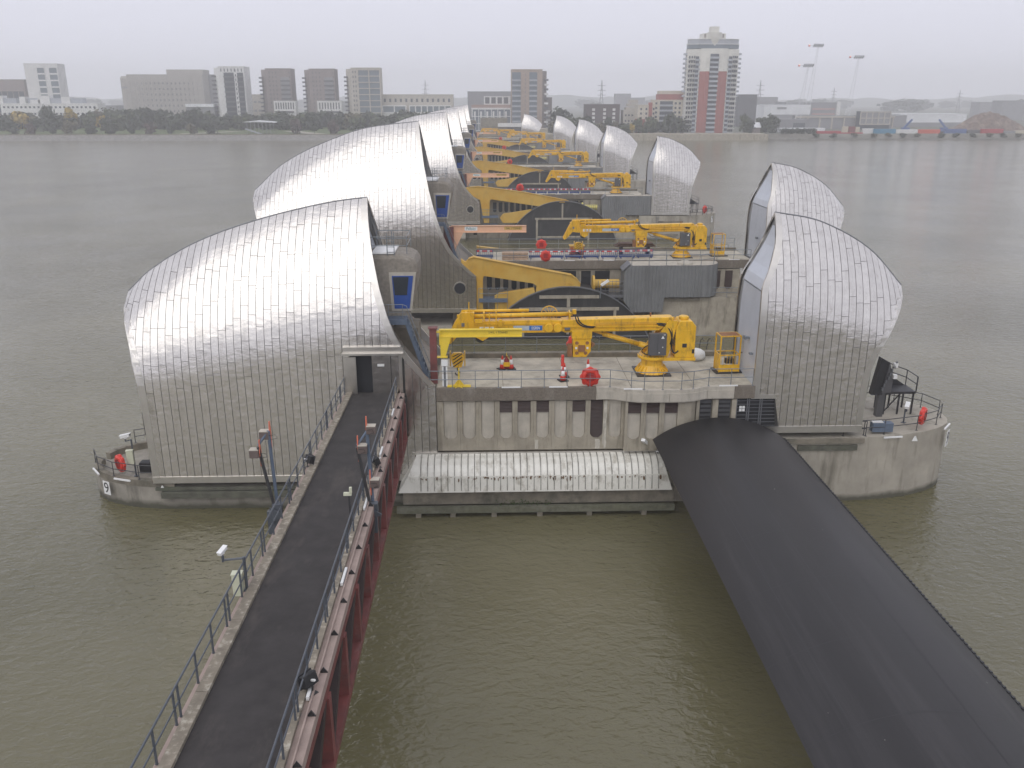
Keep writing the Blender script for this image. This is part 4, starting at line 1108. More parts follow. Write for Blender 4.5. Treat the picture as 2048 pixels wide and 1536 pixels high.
def make_basket(loc, label):
    t = thing('work_basket', label, 'work basket', loc, 0.06, 'work baskets on the pier decks')
    f = MB(); X, Yb = 0.68, 0.52
    for x in (-X, X):
        for y in (-Yb, Yb): f.box(x-0.04,x+0.04,y-0.04,y+0.04,0.1,2.6)
    for z in (1.25, 2.56):
        f.box(-X,X,-Yb-0.03,-Yb+0.03,z,z+0.07); f.box(-X,X,Yb-0.03,Yb+0.03,z,z+0.07)
        f.box(-X-0.03,-X+0.03,-Yb,Yb,z,z+0.07); f.box(X-0.03,X+0.03,-Yb,Yb,z,z+0.07)
    f.build('frame', YEL, t)
    MB().box(-X+0.05,X-0.05,-Yb+0.05,Yb-0.05,2.60,2.63).build('roof_mesh', RUSTF, t)
    pn = MB().box(-X+0.04,X-0.04,-Yb-0.02,-Yb+0.0,0.12,0.62).box(-X-0.01,-X+0.01,-Yb+0.04,Yb-0.04,0.12,1.25)
    for k in range(7): pn.box(-X+0.1+k*0.2,-X+0.12+k*0.2,-Yb-0.02,-Yb,0.6,1.25)
    pn.build('side_panel', YEL, t)
    MB().box(-0.9,1.15,-0.62,0.62,0,0.1).build('pallet', BLKM, t)
    MB().tube([(0.95,-0.3,0.75),(1.15,-0.3,0.75),(1.2,-0.3,0.85),(1.2,-0.3,1.3),(1.1,-0.3,1.4),(0.7,-0.3,1.4)], 0.03, 6).build('gate_rail', RAILD, t)
    MB().box(-0.2,0.35,-0.4,-0.1,0.65,1.0).build('gear_bag', RUBB, t)
    return t
def cctv(loc, label, pole_h, rz=0, cabinet=None, arm=0.45, dirz=0.0, group='white cctv cameras on poles', hs=1.0):
    t = thing('cctv_camera', label, 'cctv camera', loc, rz, group)
    MB().tube([(0,0,0),(0,0,pole_h)], 0.055, 8).box(-0.14,0.14,-0.14,0.14,0,0.03).build('pole', RAILB, t)
    MB().tube([(0,0,pole_h-0.05),(-arm,0,pole_h-0.1)], 0.04, 6).tube([(-arm,0,pole_h-0.15),(-arm,0,pole_h+0.08)], 0.05, 6).build('arm', RAILB, t)
    h = MB().box(-0.13,0.13,-0.34,0.30,-0.09,0.09).box(-0.15,0.15,-0.40,0.34,0.10,0.13).build('camera_housing', WHITE, t, bevel=0.02)
    h.location = (-arm, 0, pole_h+0.26); h.rotation_euler = (R(-12), 0, dirz)
    h.scale = (hs, hs, hs)
    g = MB().box(-0.09,0.09,-0.352,-0.342,-0.06,0.06).build('lens_window', BLKM, h)
    MB().lathe([(0.1,-0.19),(0.12,-0.12),(0.09,-0.09)], n=10).build('tilt_head', WHITE, h)
    if cabinet:
        w, hh, z, dx, dy = cabinet
        c = MB().box(dx-w/2,dx+w/2,dy-0.14,dy+0.14,z,z+hh).build('cabinet', CREAM, t, bevel=0.015)
        MB().box(dx-w/2-0.02,dx+w/2+0.02,dy-0.16,dy+0.16,z+hh,z+hh+0.04).build('cabinet_lid', CREAM, c)
    return t
def flood(loc, label, rz, group='black floodlights on the footbridge edge'):
    t = thing('floodlight', label, 'floodlight', loc, rz, group)
    MB().tube([(0,0,0),(0,0,0.35)], 0.03, 6).box(-0.12,0.12,-0.12,0.12,0,0.02).build('stand', RAILD, t)
    b = MB().box(-0.24,0.24,-0.10,0.14,0.25,0.62).box(-0.28,0.28,-0.14,-0.10,0.22,0.66).build('lamp_body', RUBB, t, bevel=0.02)
    b.rotation_euler = (R(20), 0, 0)
    MB().box(-0.2,0.2,-0.15,-0.141,0.28,0.6).build('lamp_glass', GLASS, b)
    MB().box(-0.03,0.03,0.14,0.3,0.4,0.45).build('lamp_bracket', WHITE, b)
    return t
def nav_frame(loc, label, boxes, rz=0, side=1):
    # hinged navigation light frame: two masts, arms with shaded lamps on salmon vanes
    t = thing('navigation_light', label, 'navigation light', loc, rz, 'navigation light frames on the footbridge')
    MB().tube([(0.12,-0.15,-0.7),(0.02,-0.2,3.5)], 0.075, 8).tube([(0.02,-0.2,3.5),(-0.42*side,-0.35,2.9)], 0.055, 8).build('light_mast', BLUEG, t)
    MB().tube([(0.1,-0.3,-0.7),(-0.42*side,-0.4,2.85)], 0.075, 8).build('dark_mast', RAILD, t)
    MB().box(-0.3,0.3,-0.5,-0.25,-1.3,-0.2).box(-0.05,0.35,-0.55,-0.2,-0.3,0.15).build('hinge_bracket', RAILB, t)
    MB().lathe([(0.45,-0.05),(0.45,0.0)], (0.1,-0.6,-0.3), 3, 'y').build('gusset', RAILB, t)
    for (x, y, z) in boxes:
        b = MB().box(x-0.22*side-0.2,x-0.22*side+0.2,y-0.18,y+0.18,z-0.18,z+0.16).build('lamp', mat('lamp_bronze', (0.13,0.10,0.09), 0.5), t, bevel=0.01)
        MB().box(x-0.22*side-0.2,x-0.22*side+0.2,y-0.18,y+0.18,z+0.165,z+0.19).build('lamp_lid', CONCL, b)
        MB().prism([(y-0.05,z+0.6),(y+0.05,z+0.6),(y+0.13,z+0.05),(y+0.05,z-0.6),(y-0.05,z-0.6),(y-0.13,z+0.05)], x+0.02*side-0.02, x+0.02*side+0.02, 'x').build('vane', ORANGE, t)
        MB().tube([(x,y-0.15,z),(x+0.3*side,y-0.25,z+0.08),(x+0.35*side,y-0.2,z-0.1),(x+0.05*side,y-0.15,z-0.2)], 0.012, 5).build('cable', RUBB, t)
    return t
def make_barrier(loc, label):
    t = thing('pedestrian_barrier', label, 'barrier', loc, random.uniform(-0.06,0.06), 'blue barriers with red and white strips')
    b = MB().box(-0.98,0.98,-0.03,0.03,0.12,0.42).box(-0.98,0.98,-0.03,0.03,0.72,1.0)
    for k in range(9): b.box(-0.96+k*0.235,-0.92+k*0.235,-0.025,0.025,0.42,0.72)
    b.box(-0.8,-0.7,-0.3,0.3,0,0.12); b.box(0.7,0.8,-0.3,0.3,0,0.12)
    b.build('panel', BLUED, t)
    for k, m in enumerate((RED, WHITE, RED, RED, WHITE, RED)):
        MB().box(-0.9+k*0.3,-0.62+k*0.3,-0.045,-0.032,0.76,0.96).build('strip', m, t)
    return t

# ------------------------------------------------------------------ footbridge to the nearest pier
BR0 = Vector((-7.31, 52.35, 8.14)); BSX, BSZ = 0.0125, 0.0435
def br(s, off=0, dz=0):      # s metres back towards the camera, off sideways, dz above the deck
    return Vector((BR0.x+BSX*s+off, BR0.y-s, BR0.z+BSZ*s+dz))
def bridge_strip(s0, s1, o0, o1, z0, z1):
    mb = MB(); a, b = br(s0), br(s1)
    v = []
    for p in (a, b):
        for (o, z) in ((o0, z0), (o1, z0), (o1, z1), (o0, z1)): v.append((p.x+o, p.y, p.z+z))
    mb.add(v, [(0,1,2,3),(7,6,5,4),(0,4,5,1),(1,5,6,2),(2,6,7,3),(3,7,4,0)])
    return mb
UNDER = mat('brown_and_shaded_steel', (0.040, 0.026, 0.024), 0.6, 0, 0.25, 1.5)  # diagonals are dark brown; left truss and cross beams coloured for under-deck shade
def footbridge():
    t = thing('footbridge', 'sloping asphalt footbridge with red truss side and blue grey rails leading to the doorway', 'footbridge', (0,0,0))
    bridge_strip(0, 46, -1.31, 1.31, -0.35, 0.0).build('deck', ASPH, t)
    for k in range(12):
        s0 = k*3.9; s1 = s0+3.88
        bridge_strip(s0, s1, -1.68, -1.315, -0.3, 0.12).build('kerb', KERB, t)
        bridge_strip(s0, s1, 1.315, 1.56, -0.3, 0.12).build('kerb', KERB, t)
    bridge_strip(0.3, 46, -1.84, -1.685, -0.4, 0.02).build('edge_beam', PINKG, t)
    bridge_strip(0.3, 46, 1.565, 1.99, -0.32, 0.0).build('edge_beam', PINKG, t)
    bridge_strip(0.3, 46, 1.72, 1.77, 0.002, 0.10).build('edge_beam', PINKG, t)
    for side in (1, -1):
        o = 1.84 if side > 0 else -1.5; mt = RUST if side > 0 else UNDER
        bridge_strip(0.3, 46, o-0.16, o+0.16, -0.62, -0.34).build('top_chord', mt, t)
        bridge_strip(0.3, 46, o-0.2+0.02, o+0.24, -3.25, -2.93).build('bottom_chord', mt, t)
        s = 0.8; k = 0
        while s < 45:
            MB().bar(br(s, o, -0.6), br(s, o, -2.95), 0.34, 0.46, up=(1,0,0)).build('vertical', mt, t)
            if s+3.3 < 46:
                MB().bar(br(s+0.25, o, -0.62), br(s+3.1, o, -2.95), 0.30, 0.30, up=(1,0,0)).build('diagonal', UNDER, t)
            s += 3.3
        if side == 1: MB().bar(br(0.35, 1.9, -0.3), br(0.35, 1.9, -3.2), 0.3, 0.3, up=(0,1,0)).build('end_post', BLKM, t)
    bridge_strip(0.6, 46, 0.75, 1.45, -2.75, -0.64).build('service_duct', mat('duct_grey', (0.42,0.40,0.36), 0.7, 0, 0.25, 0.8), t)
    for k in range(14):
        s = 1.2+k*3.3
        MB().bar(br(s, -1.5, -3.1), br(s, 1.84, -3.1), 0.2, 0.25).build('cross_beam', UNDER, t)
        MB().bar(br(s, -1.5, -0.5), br(s, 1.84, -0.5), 0.2, 0.25).build('cross_beam', UNDER, t)
    for k in range(22):
        p = br(1.5+k*2.05, 1.87, 0.0)
        b = MB().prism([(-0.13,0),(0.13,0),(0,0.2)], -0.02, 0.02).build('cleat', BLKM, t); b.location = p
    for k in range(6):
        q = bridge_strip(4+k*6.6, 5.2+k*6.6, 1.60, 1.69, 0.03, 0.16)
        q.build('tube_lamp', WHITE, t)
    # railings, things of their own
    for side, o, lab in ((-1, -1.76, 'blue grey two rail railing along the left edge of the footbridge'),
                         (1, 1.50, 'blue grey two rail railing along the right edge of the footbridge')):
        rl = thing('railing', lab, 'railing', br(0, o, 0), 0)
        P0 = br(0, o, 0)
        for h in (1.12, 0.58): MB().tube([br(0.5, o, h)-P0, br(46, o, h)-P0], 0.034 if h > 1 else 0.026, 8).build('rail', RAILB, rl)
        post = None; s = 0.6; k = 0
        while s < 46:
            if post is None:
                mb = MB().box(-0.03,0.03,-0.018,0.018,0.0,1.12).box(-0.07,0.07,-0.07,0.07,0.0,0.02)
                post = q = mb.build('post', RAILB, rl)
            else:
                q = post.copy(); COL.objects.link(q); q.parent = rl
            q.location = br(s, o, 0.0)-P0
            s += (1.55, 0.36)[1 if k % 4 == 1 else 0]; k += 1
    return t

# ------------------------------------------------------------------ the black gate in the foreground
def black_gate():
    t = thing('radial_gate', 'big curved black steel gate lying across the foreground water at lower right', 'flood gate', (0,0,0))
    cx, rad, zt = 15.0, 6.98, 6.44
    zc = zt-rad; half = math.asin(4.30/rad)
    ys = [51.6-i*2.16 for i in range(18)]
    n = 22
    def ring(y, r): return [(cx+r*math.sin(-half+2*half*i/n), y, zc+r*math.cos(-half+2*half*i/n)) for i in range(n+1)]
    MB().grid([ring(y, rad) for y in ys]).grid([ring(y, rad-0.10) for y in ys]).build('skin_plate', BLK, t, smooth=True)
    e = MB()
    for y in (ys[0], ys[-1]): e.grid([ring(y, rad), ring(y, rad-0.6)])
    e.build('end_web', BLK, t)
    for i in (0, n):
        a = ring(ys[0], rad)[i]; b = ring(ys[-1], rad)[i]; c = ring(ys[0], rad-0.55)[i]; d = ring(ys[-1], rad-0.55)[i]
        m2 = MB(); m2.poly([a, b, d, c]); m2.build('edge_plate', BLK, t)
    rb = MB()
    for y in ys[1:-1]:
        rg = ring(y, rad-0.1); r2 = ring(y, rad-0.5)
        rb.grid([rg, r2])
    rb.build('under_rib', BLK, t)
    bt = MB(); p = ring(0, rad)[n]
    y = 51.4
    while y > 15:
        bt.box(p[0]-0.02, p[0]+0.085, y-0.055, y+0.055, p[2]-0.10, p[2]+0.055); y -= 0.30
    bt.build('edge_bolt', BLKM, t)
    MB().bar((p[0]+0.03,51.5,p[2]-0.06), (p[0]+0.03,15,p[2]-0.06), 0.10, 0.16).build('edge_seal', RUBB, t)
    dp_ = MB(); rg = random.Random(8)
    for k in range(9):
        a = rg.uniform(-half*0.9, half*0.95); y = rg.uniform(22, 51); q = rg.uniform(0.01, 0.035); pts = []
        for j in range(6):
            b = 2*math.pi*j/6; aa = a+math.cos(b)*q*rg.uniform(0.6,1.3)/rad; yy = y+math.sin(b)*q*rg.uniform(0.6,1.8)
            pts.append((cx+(rad+0.006)*math.sin(aa), yy, zc+(rad+0.006)*math.cos(aa)))
        dp_.poly(pts)
    dp_.build('bird_dropping', mat('dropping', (0.32,0.31,0.28), 0.9), t, kind='stuff')
    sm = MB()
    for a in [-half*0.62, -half*0.2, half*0.24, half*0.66]:
        A = [(cx+(rad+0.004)*math.sin(a+d), y, zc+(rad+0.004)*math.cos(a+d)) for d, y in ((-0.002,51.5),(0.002,51.5),(0.002,15),(-0.002,15))]
        sm.poly(A)
    for y in ys[1:-1:2]:
        r1 = ring(y-0.012, rad+0.005); r2 = ring(y+0.012, rad+0.005); sm.grid([r1, r2])
    sm.build('weld_seam', BLKM, t)
    for y in (18,):
        MB().bar((11.6,y,4.6), (12.0,y,0.4), 0.7, 0.5).build('gate_arm', YELP, t)
        MB().bar((18.4,y,4.6), (15.5,y,0.2), 0.6, 0.5).build('gate_arm', BLK, t)
    return t
# ------------------------------------------------------------------ build the barrier
Y9, Y8 = 56.6, 100.0
pier9 = pier_small('barrier_pier', 'nearest concrete pier with two curved stainless roofs and white moulded covers', Y9, True, '9')
MB().tube([(-22.25,-3.0,6.1),(-22.5,-3.1,6.0),(-22.45,-3.1,4.6)], 0.05, 6).box(-22.6,-22.4,-3.2,-3.0,4.5,4.7).box(-22.6,-22.45,-3.3,-3.0,5.0,6.6).build('wall_bracket', BLKM, pier9)
pier8 = pier_big('barrier_pier', 'second concrete pier from the camera with tall stainless roof and yellow rocking arm', Y8, '8', True, 300, YELP)
pier7 = pier_big('barrier_pier', 'third pier from the camera, its right roof clear of the others', 172.0, '7', False, 0, PALEY, True)
def shift_right(p, dx):
    for c in kids_of(p):
        if c.name.startswith('right_roof'): c.location.x += dx
        if c.name.startswith('number_plate'): pass
shift_right(pier7, 0.9)
pier6 = copy_tree(pier7, (0, 244.0, 0), 'fourth pier from the camera, partly hidden by the third pier', skip=('number_plate',))
pier5 = copy_tree(pier7, (0, 316.0, 0), 'fifth pier from the camera, pale with haze in the middle of the row', skip=('number_plate',))
pier4 = copy_tree(pier7, (0, 388.0, 0), 'sixth pier from the camera, second farthest, faded by haze', skip=('number_plate',))
shift_right(pier4, -2.2)
for p, n in ((pier6, '6'), (pier5, '5'), (pier4, '4')): number_sign(p, n, (44.3, -3.05, 3.6), 0.85, 1.2, 0.7)
pier3 = pier_small('barrier_pier', 'farthest and smallest pier, its right roof just left of the tan tower', 430.4, False, '3')

footbridge()
black_gate()

# ------------------------------------------------------------------ things on the nearest pier
D9 = 8.285
crane9 = make_crane(); crane9.location = (11.2, 55.7, D9); crane9['label'] = 'yellow hydraulic crane on the nearest pier deck, above the red lifebuoy housing'
for (x, y, z, lab) in ((22.9,100.0,8.37,'yellow crane on the second pier deck, its boom head over the blue barriers'),
                       (25.7,172.2,8.37,'yellow crane on the third pier deck from the camera'),
                       (25.7,244.2,8.37,'yellow crane on the fourth pier deck, between the third and fifth cranes'),
                       (25.8,316.2,8.37,'yellow crane on the fifth pier deck, small and hazy'),
                       (23.4,388.2,8.37,'yellow crane on the sixth pier deck, second farthest of the cranes'),
                       (11.4,429.5,8.29,'farthest yellow crane, tiny, in front of the white framed flats')):
    copy_tree(crane9, (x, y, z), lab)
dv = make_davit('bright yellow swing jib on a red column beside the nearest left roof', 'yellow'); dv.location = (-3.5, 53.75, D9)
dp = make_davit('peach swing jib with white name plate on the second pier', 'peach'); dp.location = (-4.35, 97.9, 8.37)
for (y, lab) in ((170.0,'peach swing jib on the third pier, above the black porthole'), (242.0,'peach swing jib on the fourth pier'), (314.0,'peach swing jib on the fifth pier, hazy'), (386.0,'peach swing jib on the sixth pier, very hazy and small')):
    copy_tree(dp, (-4.35, y, 8.37), lab)
hook_block((-2.0, 55.2, D9+0.62), 'black and yellow striped hook block hanging low beside the red column', 2.4)
hook_block((10.7, 99.6, 9.2), 'striped hook block hanging above the blue barriers on the second pier', 2.0)

pts = [(-3.75,-4.2),(6.6,-4.2),(7.9,-4.24),(9.2,-4.72),(10.0,-4.9),(12.4,-4.9),(13.2,-4.72),(14.3,-4.28),(17.2,-4.24)]
railing('railing', 'grey two rail railing along the near edge of the nearest deck', [(x, Y9+y, 8.345) for x, y in pts], RAILG, 1.15, 1.5, 0.028)
railing('railing', 'grey two rail railing along the far kerb of the nearest deck', [(-3.2,59.55,8.62),(17.1,59.55,8.62)], RAILG, 1.15, 2.3, 0.028)
lh = hull_outline(-27.4,-4.95,4.0,6.4,-1); rh = hull_outline(19.02,32.3,4.1,8.4,1)
railing('railing', 'dark railing round the left nose of the nearest pier', [(x, Y9+y, 2.02) for x, y in [(-21.7,-4.0)]+lh[9:2:-2]+[lh[1]]], RAILD, 1.0, 2.2, 0.03)
railing('railing', 'dark railing on the far side of the left nose', [(x, Y9-y, 2.02) for x, y in [(-18.5,-4.0),(-20.8,-3.95)]+lh[8:2:-2]], RAILD, 1.0, 2.2, 0.03)
near_r = [p for p in rh if p[1] < 0.2 and p[0] > 23]
railing('railing', 'dark railing along the near edge of the right nose', [(25.2,Y9-4.0,4.62)]+[(x-0.2, Y9+y+0.15, 4.62) for x, y in near_r[::2]], RAILD, 1.05, 1.9, 0.03)
railing('railing', 'dark railing bending round the far side of the right nose', [(x-0.2, Y9-y-0.1, 4.62) for x, y in near_r[::-2]][:4]+[(26.5,Y9+3.9,4.62)], RAILD, 1.05, 1.9, 0.03)

make_cone((4.98, 53.9, D9), 'traffic cone with red and white sleeve, front one of the pair left of the lifebuoy')
make_cone((5.15, 54.75, D9), 'traffic cone just behind the front cone, beside a red twisted marker post')
make_cone((1.03, 56.6, D9), 'left traffic cone flanking the red sack under the jib')
make_cone((1.62, 56.6, D9), 'right traffic cone flanking the red sack under the jib')
make_cone((6.75, 54.9, D9), 'traffic cone behind the red lifebuoy housing, only its tip showing', 1.15)
mp_ = thing('marker_post', 'red and white twisted marker post standing behind the pair of cones', 'marker post', (5.06, 55.2, D9))
for k in range(7): MB().lathe([(0.10,k*0.2),(0.12,k*0.2+0.08),(0.09,k*0.2+0.2)], n=10).build('segment', RED if k % 2 else WHITE if k == 2 else RED, mp_)
sk = thing('sack', 'dark red sack with a yellow tie between two cones', 'sack', (1.32, 56.7, D9))
MB().lathe([(0.24,0.0),(0.30,0.2),(0.26,0.5),(0.12,0.72),(0.06,0.8),(0.1,0.9)], n=12).build('bag', mat('dark_red_cloth', (0.22,0.03,0.03), 0.8, 0, 0.3, 6, 0.03, 8), sk, smooth=True)
MB().box(-0.22,0.22,-0.34,-0.28,0.25,0.55).build('tag', YEL, sk)
MB().tube([(0,0,0.85),(0.0,0,1.15)], 0.025, 6).tube([(0,0,1.0),(0.3,-0.1,0.5),(0.34,-0.1,0.2)], 0.018, 5).build('tie', YELB, sk)
make_lifebuoy((6.62, Y9-4.05, 8.98), 'red lifebuoy housing on the near railing of the nearest deck', 0, 0.88)
make_lifebuoy((6.45, 59.45, 9.25), 'red lifebuoy housing on the far railing, half hidden by the crane winch', 0, 1.0)
make_lifebuoy((-24.75, Y9-2.75, 2.75), 'red lifebuoy housing on the left nose of the nearest pier', -0.75, 0.85)
make_lifebuoy((29.7, Y9-2.5, 5.45), 'red lifebuoy housing on the right nose of the nearest pier', 0.85, 0.85)
bk = make_basket((16.35, 55.7, D9), 'yellow work basket with rusty mesh roof on the nearest deck')
copy_tree(bk, (27.3, 100.6, 8.37), 'yellow work basket on the second pier, right of its crane')
bg = thing('rubble_bag', 'white sack lying behind the crane on the nearest deck', 'sack', (14.9, 58.6, 8.28))
MB().lathe([(0.0,0.0),(0.55,0.02),(0.72,0.25),(0.66,0.55),(0.42,0.72),(0.15,0.80),(0.0,0.76)], n=14).build('bag', BAGW, bg, smooth=True)
hr = thing('access_ladder', 'dark green ladder head behind the white sack', 'ladder', (15.6, 59.9, 8.3))
for x in (0, 0.55): MB().tube([(x,0.8,-0.5),(x,0.2,1.0),(x,-0.4,1.3),(x,-0.7,1.2)], 0.03, 6).build('stile', RAILD, hr)
for k in range(4): MB().tube([(0,0.65-k*0.16,-0.2+k*0.33),(0.55,0.65-k*0.16,-0.2+k*0.33)], 0.02, 5).build('rung', RAILD, hr)
sp = thing('signal_post', 'white and grey slotted signal post beside the red column', 'signal post', (-2.75, Y9-3.9, 8.35))
MB().box(-0.07,0.07,-0.05,0.05,0,1.7).build('post', GREYM, sp)
for k in range(3):
    for x in (-0.12, 0.12): MB().box(x-0.05,x+0.05,-0.07,0.05,0.05+k*0.46,0.42+k*0.46).build('white_bar', WHITE, sp)
MB().box(-0.2,0.2,-0.06,0.06,1.4,1.8).build('head', WHITE, sp)
yb = thing('bollard', 'bright yellow post with splayed foot in front of the striped hook', 'bollard', (-1.85, Y9-3.95, 8.35))
MB().tube([(0,0,0),(0,0,1.25)], 0.05, 8).build('post', YELB, yb)
ft = MB()
for k in range(5):
    a = k*1.257+0.3; ft.prism([(0.0,0.0),(0.42,0.0),(0.05,0.5)], -0.02, 0.02) if k == 0 else ft.add([(0,0,0),(0.42*math.cos(a),0.42*math.sin(a),0),(0.05*math.cos(a),0.05*math.sin(a),0.5),(0.03,0.03,0.5)], [(0,1,2,3)])
ft.box(-0.75,0.75,-0.1,0.1,0.0,0.12); ft.build('foot', YELB, yb)
# left nose fittings
cctv((-24.0, Y9-2.3, 1.6), 'white cctv camera with cream cabinet on the left nose of the pier', 2.7, 0.2, (0.42,0.95,1.05,-0.15,-0.3), 0.35, R(80))
bx = thing('winch_cover', 'black covered winch behind the left lifebuoy', 'winch', (-23.6, Y9-1.4, 1.55))
MB().box(-0.4,0.4,-0.35,0.35,0,0.75).build('cover', RUBB, bx, bevel=0.08); MB().box(0.1,1.6,1.0,1.4,0.2,1.1).build('chest', BLKM, bx, bevel=0.05)
nb = thing('notice_board', 'pair of pale grey boards on the far railing of the left nose', 'notice board', (-21.3, Y9+3.7, 2.2))
for x in (-0.9, 0.55): MB().box(x,x+1.1,-0.03,0.03,0.1,0.85).build('board', SIGNF, nb)
MB().box(0.25,0.5,-0.06,0.06,-0.3,0.95).build('post', BLKM, nb)
# right nose fittings
nv = thing('navigation_board', 'dark navigation light board on a thick post on the right nose', 'navigation light', (27.7, Y9-0.2, 4.62))
MB().box(-0.22,0.22,-0.22,0.22,0,1.9).build('post', GREYC, nv)
MB().prism([(-0.85,1.7),(-0.1,1.7),(0.15,4.0),(-0.45,4.4)], -0.4, 0.1).build('light_board', BLKM, nv)
MB().prism([(-0.2,1.9),(0.45,1.9),(0.5,3.0),(0.1,4.1)], -0.5, -0.42).build('side_board', GREYC, nv)
pl = MB().box(0.3,2.6,0.2,1.8,1.55,1.72).prism([(0.4,1.72),(2.5,1.72),(1.0,2.7),(0.4,2.9)], 1.7, 1.78)
for x in (0.5, 1.5, 2.5):
    for y in (0.3, 1.7): pl.box(x-0.05,x+0.05,y-0.05,y+0.05,0,1.55)
pl.bar((0.5,0.3,0.2), (1.5,0.3,1.5), 0.07); pl.build('platform', BLKM, nv)
rr3 = MB()
for h in (0.55, 1.1): rr3.tube([(0.6,1.8,1.72+h+0.9),(1.5,1.8,1.72+h+0.4),(2.6,1.8,1.72+h),(2.6,0.2,1.72+h)], 0.035, 6)
for x, b in ((0.6,0.9),(1.5,0.4),(2.6,0.0)): rr3.tube([(x,1.8,1.72),(x,1.8,2.82+b)], 0.035, 6)
rr3.tube([(2.6,0.2,1.72),(2.6,0.2,2.82)], 0.05, 6).build('platform_rail', RAILD, nv)
for z, y in ((3.0,-0.6),(3.8,-0.5)): MB().box(0.35,0.6,y-0.2,y+0.05,z,z+0.28).build('lamp', WHITE if z < 4 else GREYM, nv)
mi = MB()
for k in range(8): mi.box(-0.3+0.11*k,-0.2+0.11*k,-0.7+0.05*(k%3),-0.55,2.1+0.27*k,2.32+0.27*k)
mi.build('fitting', GREYM, nv)
cctv((28.9, Y9-1.6, 4.62), 'white cctv camera on the right nose of the pier', 1.0, 2.2, None, 0.1, 0.4)
cb = thing('equipment_cabinet', 'blue grey cabinet with white lid behind the right roof', 'cabinet', (25.9, Y9-3.5, 4.63))
MB().box(-0.15,1.25,-0.25,0.25,0.15,0.78).build('body', BLUEG, cb, bevel=0.02); MB().box(-0.15,0.55,-0.2,0.2,0.8,0.86).build('lid', WHITE, cb)
wc = thing('cctv_camera', 'white cctv camera fixed low on the nearest pier wall, left of the gate', 'cctv camera', (10.3, Y9-4.62, 4.62), 0, 'white cctv cameras on poles')
h_ = MB().box(-0.14,0.14,-0.45,0.35,-0.1,0.1).build('camera_housing', WHITE, wc, bevel=0.02); h_.rotation_euler = (R(-38), 0, R(-35))
MB().tube([(0.15,0.3,0.25),(0.3,0.35,0.45),(0.7,0.3,0.48)], 0.03, 6).build('bracket', BLKM, wc)
jbx = thing('junction_box', 'small white junction box with black cable left of the gate', 'junction box', (11.15, Y9-4.62, 4.0))
MB().box(-0.1,0.1,0,0.08,-0.1,0.1).build('box', WHITE, jbx)
MB().tube([(0,0.02,-0.1),(0.15,0.02,-0.5),(0.6,0.02,-0.6),(0.65,0.02,-0.9),(0.55,0.02,-1.4),(0.9,0.02,-1.5)], 0.022, 5).build('cable', RUBB, jbx)

# ------------------------------------------------------------------ things on the footbridge
P = br(25.12, -1.72, 0.0)
cctv(P, 'white cctv camera with pale green cabinets outside the left footbridge rail', 1.35, 0.05, (0.34,0.85,-0.1,-0.27,-0.1), 0.72, R(160), 'footbridge camera', 0.62)
fpos = [(13.1, -1.80, 'black floodlight on the left kerb of the footbridge', 2.3), (13.2, 1.72, 'black floodlight on the right edge of the footbridge near the salmon lamps', -1.0), (31.2, 1.72, 'black floodlight on the right edge of the footbridge nearest the camera', -2.2)]
for s, o, lab, rz in fpos: flood(br(s, o, 0), lab, rz)
nav_frame(br(17.6, -2.35, 0.1), 'blue grey navigation light frame with two salmon vanes left of the footbridge', [(0.05,-0.1,3.3),(-0.38,-0.35,2.55)], 0, 1)
nf = nav_frame(br(17.2, 1.80, -0.1), 'blue grey navigation light frame with three salmon vanes right of the footbridge', [(-0.02,-0.1,3.55),(-0.4,-0.35,2.75),(0.05,-0.3,1.1)], 0, 1)
for c in kids_of(nf):
    if c.name.startswith(('lamp', )): c.location.x += 0.44
wp = thing('post_light', 'small white twin head on a short dark post by the right footbridge rail', 'lamp post', br(20.3, 1.35, 0))
MB().tube([(0,0,0),(0,0,1.6)], 0.045, 6).build('post', RAILD, wp)
MB().box(-0.22,0.1,-0.06,0.06,1.6,1.72).box(0.02,0.12,-0.06,0.06,1.7,1.95).build('head', CREAM, wp)

# ------------------------------------------------------------------ things on the second and further piers
railing('railing', 'grey railing along the near edge of the second pier deck', [(-0.8,97.5,8.43),(30.4,97.5,8.43)], RAILG, 1.15, 1.9, 0.035)
railing('railing', 'grey railing along the far kerb of the second pier deck', [(-0.8,104.45,8.7),(30.4,104.45,8.7)], RAILG, 1.15, 2.4, 0.035)
railing('railing', 'grey railing round the ribbed housing roof on the second pier', [(16.2,94.65,8.38),(24.0,94.65,8.38),(25.6,95.4,8.38),(26.1,97.0,8.38)], RAILG, 1.15, 1.9, 0.035)
railing('railing', 'low grey railing at the wall recesses below the second deck', [(25.3,94.95,4.62),(29.2,94.95,4.62)], RAILG, 1.1, 1.9, 0.03)
rl7 = railing('railing', 'grey railing along the near edge of the third pier deck', [(-0.8,169.5,8.43),(30.4,169.5,8.43)], RAILG, 1.15, 2.4, 0.045)
for y, lab in ((241.5,'grey railing along the near edge of the fourth pier deck'),(313.5,'faint railing along the near edge of the fifth pier deck'),(385.5,'faint railing along the near edge of the sixth pier deck')):
    copy_tree(rl7, (-0.8, y, 8.43), lab)
rl = [(5.9,99.3),(8.0,99.2),(12.2,99.3),(14.3,99.2),(16.4,99.35),(18.5,99.5),(-0.2,99.6),(10.1,99.4)]
bl_ = ['blue barrier with red and white strip, first to the right of the red lifebuoy', 'second blue barrier in the row on the second pier', 'blue barrier right of the striped hook block', 'blue barrier fourth in the row on the second pier',
       'blue barrier fifth in the row, under the crane winch', 'blue barrier at the right end of the row under rusty plates', 'blue barrier standing alone near the peach jib', 'blue barrier directly behind the striped hook block']
bar0 = None
